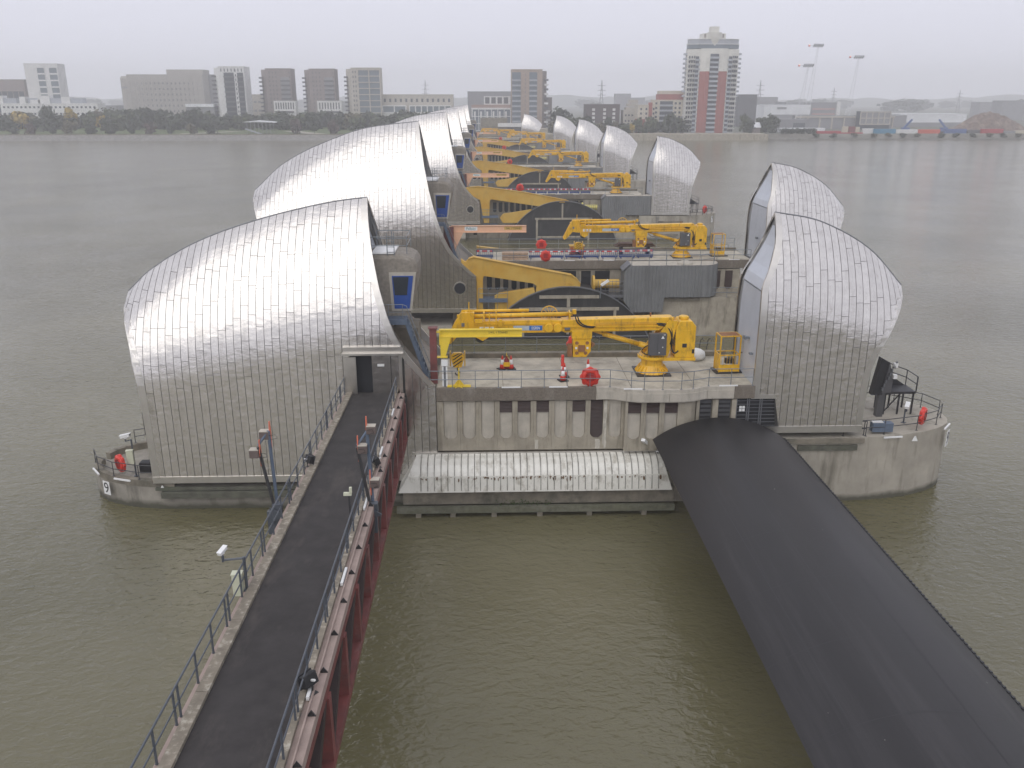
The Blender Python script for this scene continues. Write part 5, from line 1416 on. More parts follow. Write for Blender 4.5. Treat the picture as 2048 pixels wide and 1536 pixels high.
for (x, y), lab in zip(rl, bl_):
    if bar0 is None: bar0 = make_barrier((x, y, 8.37), lab)
    else: copy_tree(bar0, (x, y, 8.37), lab, random.uniform(-0.06, 0.06))
for i in range(8):
    copy_tree(bar0, (4.5+i*2.15, 171.2+0.1*random.random(), 8.37), 'blue barrier on the third pier deck, %s in its row' % ('leftmost', 'second from the left', 'third from the left', 'fourth from the left', 'fourth from the right', 'third from the right', 'second from the right', 'rightmost')[i], random.uniform(-0.06, 0.06))['group'] = 'blue barriers on the third pier'
make_lifebuoy((6.75, 97.4, 9.0), 'red lifebuoy housing on the near railing of the second pier', 0, 0.86)
make_lifebuoy((6.7, 104.4, 9.15), 'red lifebuoy housing on the far railing of the second pier', 0, 0.9)
lb7 = make_lifebuoy((6.6, 169.4, 9.75), 'red lifebuoy housing on the third pier, left of its blue barriers', 0, 1.0)
for y, lab in ((241.4,'red lifebuoy housing on the fourth pier'),(313.4,'small hazy red lifebuoy housing on the fifth pier'),(385.4,'tiny hazy red lifebuoy housing on the sixth pier')): copy_tree(lb7, (6.6, y, 9.75), lab)
copy_tree(lb7, (43.0, 169.8, 5.4), 'red lifebuoy housing on the right nose of the third pier', 0.8)
copy_tree(nv, (39.6, 171.5, 4.62), 'dark navigation light board on the right nose of the third pier')
copy_tree(nv, (39.6, 243.5, 4.62), 'dark navigation light board on the right nose of the fourth pier')
copy_tree(nv, (39.6, 315.5, 4.62), 'dark navigation light board on the right nose of the fifth pier')
railing('railing', 'dark railing round the right nose of the third pier', [(39.5,166.6,4.62),(42.0,167.4,4.62),(44.2,169.2,4.62),(45.0,171.5,4.62),(44.0,174.5,4.62)], RAILD, 1.1, 1.7, 0.045)
st = thing('timber_stack', 'stack of pale timber on the second pier beside the lifebuoy', 'timber stack', (3.3, 98.9, 8.37))
for j in range(3):
    for k in range(3): MB().box(-1.5,1.5,-0.5+k*0.34,-0.2+k*0.34,j*0.3,j*0.3+0.24).build('beam', mat('pale_timber', (0.42,0.30,0.21), 0.8, 0, 0.25, 2), st)
rp_ = thing('steel_plates', 'pile of rusty steel plates behind the blue barriers under the crane winch', 'steel plates', (17.6, 101.6, 8.37))
for k in range(4): MB().box(-2.4+0.2*k,2.4-0.1*k,-0.7,0.7,1.05+0.1*k,1.13+0.1*k).build('plate', mat('rusty_plate', (0.105,0.062,0.045), 0.85, 0, 0.35, 2), rp_)
for x in (-1.6, 1.6): MB().box(x-0.15,x+0.15,-0.6,0.6,0,1.05).build('trestle', BLKM, rp_)
cr = thing('orange_crate', 'orange crate behind the blue barriers on the second pier', 'crate', (10.6, 100.3, 8.37))
MB().box(-0.8,0.8,-0.5,0.5,0,1.3).build('body', mat('orange_paint', (0.42,0.15,0.05), 0.6), cr, bevel=0.03); MB().box(-0.9,0.9,-0.55,0.55,1.3,1.4).build('lid', YELP, cr)
c8 = thing('cctv_camera', 'white cctv camera by the yellow winch drum on the second pier', 'cctv camera', (13.2, 93.9, 6.6), 0, 'white cctv cameras on poles')
h8 = MB().box(-0.55,0.45,-0.15,0.15,-0.14,0.14).build('camera_housing', WHITE, c8, bevel=0.02); h8.rotation_euler = (0, R(-35), 0)
MB().tube([(0,0.1,-0.15),(-0.5,0.1,-0.5),(-0.5,0.1,-1.8)], 0.05, 6).build('pole', RAILG, c8)
# ------------------------------------------------------------------ the far bank
def C(n, c, r=0.8, **k): return mat(n, c, r, 0, 0.12, 0.15, **k)
B_WHITE = C('white_render', (0.62,0.615,0.60)); B_CREAM = C('cream_render', (0.50,0.46,0.38)); B_TAN = C('tan_brick', (0.34,0.27,0.22)); B_BROWN = C('brown_brick', (0.235,0.20,0.19))
B_GREY = C('grey_cladding', (0.24,0.24,0.25)); B_DGREY = C('dark_cladding', (0.11,0.11,0.12)); B_RED = C('red_brick', (0.30,0.10,0.085)); B_MILL = C('mill_concrete', (0.33,0.31,0.28)); B_PALE = C('pale_brick', (0.42,0.39,0.34))
B_BLUEG = C('grey_blue_glass', (0.13,0.16,0.19), 0.25); B_WIN = C('far_window_glass', (0.055,0.065,0.08), 0.2); B_BALC = C('balcony_glass', (0.33,0.35,0.38), 0.35); B_ROOFW = C('white_roof_sheet', (0.66,0.67,0.68), 0.5)
GZ = 3.3
def dims(pl, pr, pt, Y): 
    a = at(pl, pt, Y); b = at(pr, pt, Y); return a.x, b.x, max(a.z, b.z)
def bld(name, label, pl, pr, pt, Y, depth, m, skew=0, cat='building', group=None):
    x0, x1, z = dims(pl, pr, pt, Y)
    t = thing(name, label, cat, ((x0+x1)/2, Y, GZ), skew, group)
    w = x1-x0; h = z-GZ
    MB().box(-w/2, w/2, 0, depth, 0, h).build('wall', m, t)
    MB().box(-w/2-0.15, w/2+0.15, -0.15, depth+0.15, h, h+0.5).build('roof', m, t)
    return t, w, h
def windows(t, x0, x1, z0, z1, nx, nz, ww, wh, m=None, each=False, y=0.0, name='window'):
    # panes set proud in shallow frames
    mb = MB()
    for i in range(nx):
        for j in range(nz):
            cx = x0+(x1-x0)*(i+0.5)/nx; cz = z0+(z1-z0)*(j+0.5)/nz
            if each: MB().box(cx-ww/2, cx+ww/2, y-0.12, y, cz-wh/2, cz+wh/2).build(name, m or B_WIN, t)
            else: mb.box(cx-ww/2, cx+ww/2, y-0.12, y, cz-wh/2, cz+wh/2)
    if not each: mb.build(name, m or B_WIN, t, kind='stuff')
def balconies(t, x0, x1, z0, z1, n, m=B_BALC, d=1.3, y=0.0, slab=B_GREY, fill=B_WIN):
    MB().box(x0+0.1, x1-0.1, y-0.1, y, z0, z1).build('balcony_recess', fill, t)
    fh = (z1-z0)/n
    me1 = None
    for j in range(n):
        z = z0+fh*j
        if me1 is None:
            me1 = MB().box(x0, x1, y-d, y-0.12, 0.0, 0.28).box(x0, x1, y-d, y-d+0.12, 0.28, 1.25).box(x0, x0+0.1, y-d, y-0.12, 0.28, 1.25).box(x1-0.1, x1, y-d, y-0.12, 0.28, 1.25).build('balcony', m, t); me1.location.z = z
        else:
            q = me1.copy(); COL.objects.link(q); q.parent = t; q.location.z = z
def bands(t, x0, x1, z0, z1, nz, nx, m, y=0.0, th=0.55, pw=0.5, fill=B_WIN, d=0.5):
    # a frame of floor bands and piers standing proud of a glazed recess
    MB().box(x0, x1, y-0.08, y, z0, z1).build('glazing', fill, t)
    for j in range(nz+1):
        z = z0+(z1-z0)*j/nz; MB().box(x0, x1, y-d, y-0.09, z-th/2, z+th/2).build('floor_band', m, t)
    for i in range(nx+1):
        x = x0+(x1-x0)*i/nx; MB().box(x-pw/2, x+pw/2, y-d-0.03, y-0.09, z0, z1).build('frame_pier', m, t)

# left: stepped white flats, white tower, brown block
t, w, h = bld('flats', 'stepped white flats behind the autumn trees at far left', 0, 195, 208, 690, 14, B_WHITE)
windows(t, -w/2+1, w/2-1, 0.5, h, 22, 4, 1.5, 1.4)
for a, b, zt in ((-0.53,-0.48,22),(-0.12+0.0,0.0,22),(-0.31,-0.25,21),(-0.2,-0.10,18),(0.12,0.21,21)):
    MB().box(w*a, w*b, 2, 9, h+0.5, h+(zt-14)*0.75).build('roof_block', B_WHITE, t)
for a in (-0.42, -0.16, 0.05, 0.26): MB().box(w*a-5, w*a+5, 3, 10, h+0.5, h+4.2).build('penthouse', B_BALC, t)
t, w, h = bld('tower_block', 'white tower with two dark window stacks at far left', 48, 112, 128, 780, 18, B_WHITE, 0.10)
for a, b in ((-0.12,0.10),(0.24,0.48)): bands(t, w*a, w*b, 6, h-2.5, 8, 1, B_WHITE, th=1.2, pw=0.3, fill=B_BLUEG)
t, w, h = bld('office_block', 'brown brick block cut by the left edge of the picture', -60, 47, 160, 800, 20, B_BROWN)
bands(t, -w/2+1, w/2-1, 2, h-9, 3, 9, C('buff_band', (0.3,0.25,0.22)), th=0.5, pw=0.3)
# grey mill
t, w, h = bld('flour_mill', 'long grey derelict mill with rounded left end', 252, 404, 150, 880, 30, B_MILL)
for i in range(17): MB().box(-w/2+w*(i+0.5)/17-0.7, -w/2+w*(i+0.5)/17+0.7, -0.5, 0, 0, h-6).build('pilaster', B_MILL, t)
windows(t, -w/2, w/2, 4, h-5, 18, 7, 1.2, 1.8, B_DGREY)
MB().box(w*0.02, w*0.5, 3, 24, h+0.5, h+5).build('attic', B_MILL, t)
MB().lathe([(12,0),(12,h-3),(11,h-1)], (-w/2+2, 12, 0), 20).build('round_end', B_MILL, t)
MB().lathe([(12.1,h-12),(12.1,h-10.5)], (-w/2+2, 12, 0), 20).build('cornice', B_GREY, t)
t, w, h = bld('mill_annexe', 'darker grey annexe right of the mill', 400, 440, 150, 900, 20, B_GREY)
t, w, h = bld('exhibition_hall', 'low pale hall between the mill and the white tower', 372, 428, 214, 700, 16, B_GREY)
MB().box(-w/2, w/2, -1.0, 16, h, h+2.2).build('roof_sheet', B_ROOFW, t)
# four park towers
def park_tower(pl, pr, pt, Y, m, lab, style):
    t, w, h = bld('tower_block', lab, pl+10, pr, pt, Y, 17, m, 0.0, 'tower block', 'towers behind the riverside park')
    MB().prism([(-w/2-4.5,5),(-w/2,0),(-w/2,17),(-w/2-4.5,15)], 0, h-0.4, 'z').build('side_wall', m, t)
    n = 12
    fh = (h-8)/n
    for j in range(n):
        z = 4+j*fh
        MB().box(-w/2-6.0, -w/2-3.2, 2.0, 5.5, z, z+1.2).build('balcony', B_DGREY, t)
    if style == 0:
        for a, b in ((-0.30,0.10),(0.22,0.46)): balconies(t, w*a, w*b, 2, h-4, 11, B_DGREY, 1.2)
        windows(t, -w/2+w*0.62, -w/2+w*0.70, 2, h-1, 1, 13, 0.6, 1.6); windows(t, -w*0.45, w*0.47, h-3.6, h-0.8, 7, 1, 0.7, 2.2)
    elif style == 1:
        balconies(t, w*0.08, w*0.44, 2, h-6, 11, B_DGREY, 0.7, fill=B_GREY)
        windows(t, -w*0.42, -w*0.02, 2, h-1, 3, 13, 0.8, 1.4, B_DGREY); windows(t, w*0.40, w*0.5, 2, h-1, 1, 13, 0.8, 1.4, B_DGREY)
    else:
        bands(t, -w*0.26, w*0.5, 3, h-1.2, 9, 2, m, th=0.7, pw=0.8, d=0.7, fill=B_BLUEG)
        windows(t, -w*0.47, -w*0.3, 2, h-1, 2, 12, 0.9, 1.6, B_DGREY)
park_tower(425, 487, 134, 700, B_WHITE, 'pale tower with two stacks of dark balconies right of the mill', 0)
park_tower(520, 580, 138, 720, B_BROWN, 'brown brick tower, left one of the brown pair', 1)
park_tower(607, 668, 138.5, 720, B_BROWN, 'brown brick tower, right one of the brown pair', 1)
park_tower(691, 759, 136.5, 720, B_PALE, 'cream framed tower, rightmost of the park towers', 2)
for pl, pr, lab in ((547, 590, 'low white flats at the foot of the left brown tower'), (634, 682, 'low white flats at the foot of the right brown tower')):
    t, w, h = bld('flats', lab, pl, pr, 203, 690, 10, B_WHITE)
    for i in range(8): MB().box(-w*0.42+i*w*0.115, -w*0.42+i*w*0.115+0.9, -0.15, 0, h-5.5, h-0.8).build('window', B_DGREY, t)
    for j in range(2): MB().box(-w*0.4, w*0.42, -1.1, 0, h-8.2-j*3.4, h-6.9-j*3.4).build('balcony', B_DGREY, t)
t, w, h = bld('works_building', 'pale gabled building between the white tower and the brown pair', 492, 523, 190, 760, 14, B_PALE)
windows(t, -w*0.36, w*0.46, 3, h-2, 3, 3, 2.2, 1.6, B_GREY)
t, w, h = bld('flats', 'long cream low flats joined to the cream tower', 761, 906, 190, 730, 14, B_PALE)
windows(t, -w*0.48, w*0.48, h-6, h-2.2, 13, 1, 1.6, 2.6)
for a, b, n in ((-0.47,-0.15,2),(-0.10,0.47,7)):
    MB().box(w*a, w*b, -4, 0, 0, h-8.0).build('wing_wall', B_WHITE, t)
    bands(t, w*a, w*b, h-13.5, h-8.2, 1, n, B_WHITE, -4.0, 0.9, 0.9, B_BLUEG)
# centre: grey hall, white framed flats, tan tower
t, w, h = bld('office_block', 'plain grey block behind the white framed flats', 935, 1024, 184, 760, 20, B_GREY)
t, w, h = bld('flats', 'white framed flats with tall glazing behind the farthest pier', 943, 1021, 217, 660, 14, B_WHITE)
bands(t, -w*0.48, w*0.5, 0.5, h-0.5, 3, 6, B_WHITE, th=0.5, pw=0.5, fill=B_BLUEG)
for i in range(6): MB().box(-w*0.44+i*w*0.16, -w*0.44+i*w*0.16+1.3, -0.3, -0.1, 1.5+(i%2)*1.2, h-2).build('white_panel', B_WHITE, t)
MB().box(-w*0.5, w*0.5, 2, 12, h+0.5, h+2.6).build('setback', C('rust_band', (0.30,0.21,0.18)), t)
MB().box(-w*0.18, w*0.5, 3, 13, h+2.6, h+8.5).build('upper_flats', B_WHITE, t)
for i in range(4): MB().box(-w*0.15+i*w*0.16, -w*0.15+i*w*0.16+3.2, 2.85, 3.0, h+3.4, h+7.8).build('window', B_DGREY, t)
t, w, h = bld('tower_block', 'tan brick tower with grey balcony bays behind the farthest pier', 1023, 1085, 140, 650, 17, B_TAN, 0, 'tower block')
for a, b in ((-0.48,-0.20),(0.08,0.33)):
    MB().box(w*a, w*b, -0.25, 0, 2, h-1.5).build('bay_cladding', B_BLUEG, t)
    balconies(t, w*a, w*b, 3, h-4, 10, B_BALC, 0.9, -0.25, fill=B_BLUEG)
windows(t, -w*0.08, -w*0.02, 3, h-2, 1, 13, 0.8, 1.6, B_BROWN)
MB().prism([(w/2,0.2),(w/2+3.2,3),(w/2+3.2,15),(w/2,17)], 0, h-0.6, 'z').build('side_wall', B_BROWN, t)
for j in range(11): MB().box(w/2+1.6, w/2+4.4, 0.6, 3.6, 3+j*3.2, 4.3+j*3.2).build('balcony', B_WHITE if j % 2 else B_DGREY, t)
t, w, h = bld('flats', 'brown flats with white balconies behind the tan tower', 1089, 1104, 196, 668, 12, B_BROWN)
for j in range(5): MB().box(-w*0.4, w*0.3, -1.2, 0, 1+j*3.1, 2.4+j*3.1).build('balcony', B_WHITE, t)
# dark box with nine white windows
t, w, h = bld('office_block', 'dark brown box building with three columns of white windows', 1173, 1240, 210, 640, 18, C('dark_brown_cladding', (0.10,0.082,0.082)))
for i, a in enumerate((-0.285, 0.045, 0.325)):
    for j in range(4): MB().box(w*a-1.0, w*a+1.0, -0.2, 0, h-4.0-j*2.75, h-2.3-j*2.75).build('window', B_WHITE, t)
# cream and red stepped flats beside the tall tower
t, w, h = bld('flats', 'cream and red stepped flats left of the tall tower', 1309, 1378, 201, 622, 14, B_CREAM)
MB().box(-w*0.36, w*0.42, 0.5, 13, h+0.5, h+4.2).build('red_storey', B_RED, t); MB().box(-w*0.34, w*0.5, 2, 12, h+4.2, h+6.4).build('penthouse', B_CREAM, t)
balconies(t, -w*0.34, w*0.04, 1, h-0.5, 6, B_BALC, 1.2)
for i, a in enumerate((-0.44, 0.12, 0.24, 0.40)):
    for j in range(5): MB().box(w*a-0.7, w*a+0.7, -0.15, 0, h-2.6-j*3.0, h-1.2-j*3.0).build('window', B_WIN, t)
MB().box(w*0.28, w*0.52, -3.5, 0, 0, h*0.52).build('front_wing', B_GREY, t)
for j in range(3): MB().box(w*0.3, w*0.52, -4.6, -3.5, 1.5+j*3, 2.8+j*3).build('balcony', B_BALC, t)
t, w, h = bld('flats', 'lower cream flats with a red stair tower', 1276, 1309, 211, 620, 12, B_CREAM)
MB().box(w*0.16, w*0.36, -0.8, 3, 0, h+2).build('stair_tower', B_RED, t); MB().box(-w*0.62, -w*0.05, -2, 2, 0, h*0.52).build('red_wing', B_RED, t)
for i, a in enumerate((-0.30, 0.02, 0.46)):
    for j in range(4): MB().box(w*a-0.6, w*a+0.6, -0.15, 0, h-3.0-j*3.0, h-1.6-j*3.0).build('window', B_WIN, t)
t, w, h = bld('flats', 'pale stepped terrace flats among trees left of the cream flats', 1247, 1276, 222, 640, 12, B_PALE)
for j in range(3): MB().box(-w*0.3+j*1.2, w*0.5, 1, 10, h+0.5+j*2.5, h+2.6+j*2.5).build('terrace', B_PALE, t)
windows(t, -w*0.45, w*0.45, 2, h-1, 4, 3, 1.2, 1.2)
# the tall cream and red tower
def tall_tower():
    Y = 612
    x0, x1, zt = dims(1378, 1486, 70, Y); cx = (x0+x1)/2; wt = (at(1484,160,Y).x-at(1381,160,Y).x)
    t = thing('tower_block', 'tall cream and red riverside tower with stacked balconies and stepped top', 'tower block', (cx, Y, GZ))
    H = at(1434,98,Y).z-GZ; W = wt
    CR = C('tower_cream', (0.60,0.59,0.54))
    pl = [(-W*0.5,9),(-W*0.5,4),(-W*0.34,1.2),(-W*0.2,0.4),(W*0.2,0.4),(W*0.34,1.2),(W*0.5,4),(W*0.5,9),(W*0.4,20),(-W*0.4,20)]
    MB().prism(pl, 0, H, 'z').build('wall', CR, t)
    n = 18; fh = (H-1.0)/n
    red = MB().prism([(-W*0.265,0.6),(-W*0.16,-0.7),(W*0.16,-0.7),(W*0.265,0.6)], 0, fh*13.6, 'z').build('red_bay', B_RED, t)
    MB().prism([(-W*0.265,0.6),(-W*0.16,-0.6),(W*0.16,-0.6),(W*0.265,0.6)], fh*13.6+0.02, H+0.4, 'z').build('cream_bay', CR, t)
    balconies(t, -W*0.085, W*0.085, 0.6, fh*17.3, 17, B_BALC, 1.3, -0.72, fill=B_WIN)
    for s in (-1, 1):
        a, b = sorted((s*W*0.27, s*W*0.355))
        balconies(t, a, b, 0.6, fh*16.8, 17, B_BALC, 0.9, 1.0 if s > 0 else 1.0, fill=B_WIN)
    # corner windows in white frames, slab balconies outside
    for s in (-1, 1):
        mb = MB(); fr = None
        for j in range(17):
            for k in range(3):
                x = s*(W*0.375+k*W*0.042); y = 1.4+k*0.95
                MB().box(x-0.42, x+0.42, y-0.9, y-0.3, 1.2+j*fh, 2.7+j*fh).build('window', B_WIN, t)
            MB().box(s*W*0.42-2.6, s*W*0.42+2.6, 0.4, 2.9, 0.2+j*fh, 0.55+j*fh).build('floor_band', B_WHITE, t)
        for j in range(8, 18):
            MB().box(s*W*0.5-(0.2 if s > 0 else 1.9), s*W*0.5+(1.9 if s > 0 else 0.2), 4, 7.5, 0.3+j*fh, 1.6+j*fh).build('balcony', B_BALC, t)
    for k, (a, z0, z1) in enumerate(((0.49,H+0.4,H+3.0),(0.48,H+3.3,H+6.2))):
        MB().prism([(-W*a,9),(-W*a,4.4),(-W*0.3,1.5),(W*0.3,1.5),(W*a,4.4),(W*a,9),(W*0.4,19),(-W*0.4,19)], z0, z1, 'z').build('penthouse', B_BLUEG if k == 0 else B_BALC, t)
        MB().prism([(-W*a-0.3,9),(-W*a-0.3,4.1),(-W*0.3,1.1),(W*0.3,1.1),(W*a+0.3,4.1),(W*a+0.3,9),(W*0.4,19.4),(-W*0.4,19.4)], z1, z1+0.35, 'z').build('roof_edge', B_WHITE, t)
    MB().lathe([(2.8,H+1),(3.2,H+3),(4.6,H+7),(5.0,H+10.5)], (0, 4.5, 0), 16).build('turret', CR, t)
    MB().box(-W*0.22, W*0.22, 4, 14, H+6.5, H+10).build('plant_room', CR, t)
    for x in (-W*0.18, W*0.17): MB().box(x-0.5, x+0.5, 3.85, 4, H+7.4, H+9.6).build('window', B_BROWN, t)
    MB().box(-2.8, 2.8, 3, 9, H+10.5, H+14.2).build('roof_tank', CR, t)
tall_tower()
# right: dark slab, industrial sheds
t, w, h = bld('office_block', 'plain dark grey slab just right of the tall tower', 1478, 1515, 190, 760, 18, B_DGREY)
t, w, h = bld('office_block', 'faint pale block behind the dark slab', 1518, 1556, 195, 1000, 18, B_GREY)
t = thing('shed', 'small shed with white pitched roof among trees right of the tall tower', 'shed', (at(1507,250,612).x, 612, GZ))
MB().box(-5,5,0,8,0,4).build('wall', B_BROWN, t); MB().prism([(-0.5,4),(8.5,4),(4,7.4)], -5.4, 5.4, 'x').build('roof', B_ROOFW, t)
t, w, h = bld('warehouse', 'large white warehouse with grey lettering band', 1529, 1622, 211, 800, 30, B_ROOFW)
MB().box(-w*0.38, w*0.5, -0.5, 0, 0, h*0.55).build('grey_wall', B_GREY, t); MB().box(-w*0.22, -w*0.02, -0.2, 0, h-3.2, h-1.4).build('sign_band', B_GREY, t)
t, w, h = bld('warehouse', 'grey works building with red strips behind the white warehouse', 1572, 1680, 206, 830, 30, B_GREY)
for j in range(3): MB().box(0, w*0.42, -0.3, 0, h-6-j*4.5, h-4.6-j*4.5).build('red_strip', C('pink_strip', (0.42,0.27,0.25)), t)
MB().box(w*0.44, w*0.5, -2, 0, 0, h+1).build('portal', B_WHITE, t)
t, w, h = bld('viaduct', 'long pale elevated railway viaduct across the right bank', 1590, 1790, 232, 700, 6, B_GREY, 0, 'viaduct')
for i in range(9): MB().box(-w/2+i*w/8.2, -w/2+i*w/8.2+1.2, -0.6, 0, 0, h).build('pillar', B_PALE, t)
MB().box(-w/2, w/2, -0.8, 0, h-1.4, h).build('parapet', B_PALE, t)
t, w, h = bld('station_building', 'open grey station frame at the end of the viaduct', 1722, 1782, 224, 690, 8, B_WIN)
bands(t, -w*0.5, w*0.5, 4, h, 2, 5, B_PALE, th=0.8, pw=0.7, fill=B_GREY)
t, w, h = bld('warehouse', 'long white roofed shed on the right bank', 1800, 1934, 229, 760, 25, B_ROOFW)
MB().box(-w/2, w/2, -0.4, 0, 0, h*0.35).build('lower_wall', B_GREY, t)
t, w, h = bld('warehouse', 'grey end shed left of the long white shed', 1778, 1814, 232, 740, 20, B_GREY)
t, w, h = bld('shed', 'low pale grey shed with strip windows behind the containers', 1560, 1620, 240, 650, 12, B_GREY)
windows(t, -w*0.05, w*0.35, 2, h-1, 6, 1, 1.0, 3.0)
t, w, h = bld('shed', 'long low white roof behind shrubs left of the red containers', 1562, 1650, 258, 628, 8, B_ROOFW)
for pl, pr, pt, Y, lab in ((1960, 2010, 205, 1100, 'faint pale gantry building at the right horizon'), (2005, 2060, 202, 1000, 'faint grey block cut by the right edge of the picture'), (1232, 1262, 188, 1300, 'faint tall block on the misty skyline'), (1258, 1290, 196, 1250, 'faint lower block on the misty skyline'),
                           (168, 232, 212, 900, 'faint grey shed left of the mill')):
    bld('office_block', lab, pl, pr, pt, Y, 20, B_GREY)
t = thing('scrap_heap', 'brown scrap heap with a pale top behind the containers', 'scrap heap', (at(1975,250,640).x, 640, GZ))
mb = MB(); rg = random.Random(4); rows = []
for i in range(13):
    rows.append([((j-10)*3.4, (i-6)*2.0, max(0, (13*math.exp(-((j-9)/5.0)**2)+5*math.exp(-((j-15)/4)**2))*math.cos((i-6)/6.2*math.pi/2)+rg.uniform(-1,1))) for j in range(21)])
mb.grid(rows).build('heap', mat('scrap', (0.16,0.115,0.095), 0.9, 0, 0.5, 0.4, dirt=((0.42,0.36,0.28), 0.7, 0.15, (1,1,1))), t)
# containers along the right bank
def container(pl, pr, pt, pb, Y, m, lab, word=None, wm=None):
    x0, x1, zt = dims(pl, pr, pt, Y); zb = at(pl, pb, Y).z
    t = thing('shipping_container', lab, 'container', ((x0+x1)/2, Y, zb), 0, 'containers on the far right bank'); w = x1-x0; h = zt-zb
    MB().box(-w/2, w/2, 0, 2.5, 0, h).build('body', m, t)
    rb = MB(); k = int(w/0.7)
    for i in range(k): rb.box(-w/2+(i+0.25)*w/k, -w/2+(i+0.75)*w/k, -0.06, 0, 0.2, h-0.2)
    rb.build('side_rib', m, t)
    if word: text('lettering', word, wm or LETW, t, (0,-0.09,h*0.5), h*0.5, sx=1.2)
CRED = C('container_red', (0.38,0.05,0.06)); CBLU = C('container_blue', (0.06,0.21,0.33)); CORG = C('container_orange', (0.55,0.11,0.07)); CNAV = C('container_navy', (0.07,0.12,0.28)); CCRM = C('container_cream', (0.5,0.46,0.36))
container(1632, 1682, 262, 270, 612, CRED, 'long red container with white writing, left end of the row')
container(1682, 1726, 265, 271, 612, CRED, 'lower red container half behind the bank')
container(1687, 1697, 253, 265, 618, CCRM, 'small cream container end behind the red ones')
container(1698, 1711, 253, 265, 618, C('container_maroon', (0.2,0.06,0.06)), 'maroon container between two cream ends')
container(1712, 1720, 254, 266, 618, CCRM, 'narrow cream container end right of the maroon one')
container(1727, 1748, 257, 268, 614, B_WHITE, 'short white container left of the blue one')
container(1749, 1792, 258, 269, 612, CBLU, 'teal blue container with white lettering')
container(1793, 1836, 259, 270, 612, B_WHITE, 'plain white container between the blue and the orange red one')
container(1837, 1881, 259, 271, 612, CORG, 'orange red container with white lettering')
container(1892, 1934, 258, 269, 614, CNAV, 'navy container with a pale mark right of the orange one')
container(1936, 1962, 260, 270, 616, B_DGREY, 'dark grey container beside the navy one')
container(1964, 2008, 258, 271, 614, CRED, 'dull red container below the scrap heap')
container(2010, 2031, 262, 271, 612, B_GREY, 'grey container near the right edge of the picture')
container(2032, 2060, 261, 271, 612, CCRM, 'cream container cut by the right edge of the picture')
ex = thing('material_handler', 'blue excavator crane with raised arm behind the white container', 'excavator', (at(1812,262,622).x, 622, GZ))
MB().box(-2.5,2.5,0,3,1,3.6).build('cab', CNAV, ex); MB().box(-2.8,2.8,-0.2,3.2,0,1).build('track', BLKM, ex); MB().bar((-1,1.5,3.4), (4,1.5,9), 1.0, 1.2).build('arm', CNAV, ex)
ex2 = copy_tree(ex, (at(1886,262,624).x, 624, GZ), 'dark blue excavator right of the orange red container', 2.9)
# ------------------------------------------------------------------ masts and pylons
def mast(px_, ptop, pbase, Y, lab):
    a = at(px_, ptop, Y); t = thing('light_mast', lab, 'light mast', (a.x, Y, GZ), 0, 'pale lattice masts on the right bank'); H = a.z-GZ
    mb = MB(); 
    def leg(sx, z): w = 4.0*(1-z/H)+0.7; return (sx*w-8*(1-z/H)*0.6, 0, z)
    for sx in (-0.5, 0.5): mb.tube([leg(sx, 0), leg(sx, H)], 0.16, 4)
    for k in range(22):
        z0, z1 = H*k/22, H*(k+1)/22
        mb.tube([leg(-0.5 if k % 2 else 0.5, z0), leg(0.5 if k % 2 else -0.5, z1)], 0.08, 4)
    mb.build('lattice', B_ROOFW, t)
    hd = MB().box(-4,4,-1,1,H-0.3,H)
    for x in (-3.2,-1.6,0,1.6,3.2): hd.box(x-0.5,x+0.5,-1.2,-0.6,H,H+1.2); hd.box(x-0.4,x+0.4,0.5,1.2,H-1.2,H)
    hd.build('lamp_rack', B_GREY, t)
    MB().box(-7.6,-6.6,-0.6,0.6,H-0.8,H+0.6).build('warning_lamp', mat('warning_red', (0.5,0.07,0.05), 0.5), t)
    MB().box(-6.5,-4,-0.1,0.1,H-0.2,H).build('lamp_arm', B_GREY, t)
    MB().box(-7.3,-6.9,-0.65,-0.6,H+0.3,H+0.7).build('lit_lamp', mat('lit_lamp', (0.9,0.5,0.4), 0.5, emit=((1.0,0.55,0.42), 4.0)), t)
mast(1637, 91, 235, 700, 'tallest lattice mast with a lamp rack on top, second from the left')
mast(1617, 131, 240, 680, 'shorter lattice mast with a red lamp, leftmost of the three')
mast(1718, 114, 235, 720, 'lattice mast with a red and white lamp, rightmost of the three')
def pylon(px_, ptop, Y, lab):
    a = at(px_, ptop, Y); t = thing('pylon', lab, 'pylon', (a.x, Y, GZ), 0, 'faint power pylons on the skyline'); H = a.z-GZ; mb = MB()
    for s in (-1, 1): mb.tube([(s*H*0.10,0,0),(s*H*0.03,0,H*0.55),(0,0,H)], H*0.006+0.1, 4)
    for k in range(9):
        z0, z1 = H*k/10, H*(k+1)/10; w0 = H*0.10*(1-k/10); w1 = H*0.10*(1-(k+1)/10)
        mb.tube([(-w0,0,z0),(w1,0,z1)], 0.14, 4); mb.tube([(w0,0,z0),(-w1,0,z1)], 0.14, 4)
    mb.build('lattice', B_GREY, t)
    for z in (0.62,0.74,0.86): MB().bar((-H*0.11,0,H*z), (H*0.11,0,H*z), 0.5, 0.5).build('cross_arm', B_GREY, t)
pylon(1204, 160, 1050, 'faint pylon above the dark brown box building'); pylon(1522, 160, 1100, 'faint pylon right of the tall tower'); pylon(1669, 175, 1300, 'faint pylon between the lattice masts'); pylon(1921, 180, 1200, 'faint pylon above the long white shed'); pylon(850, 160, 1300, 'very faint pylon above the long cream flats')

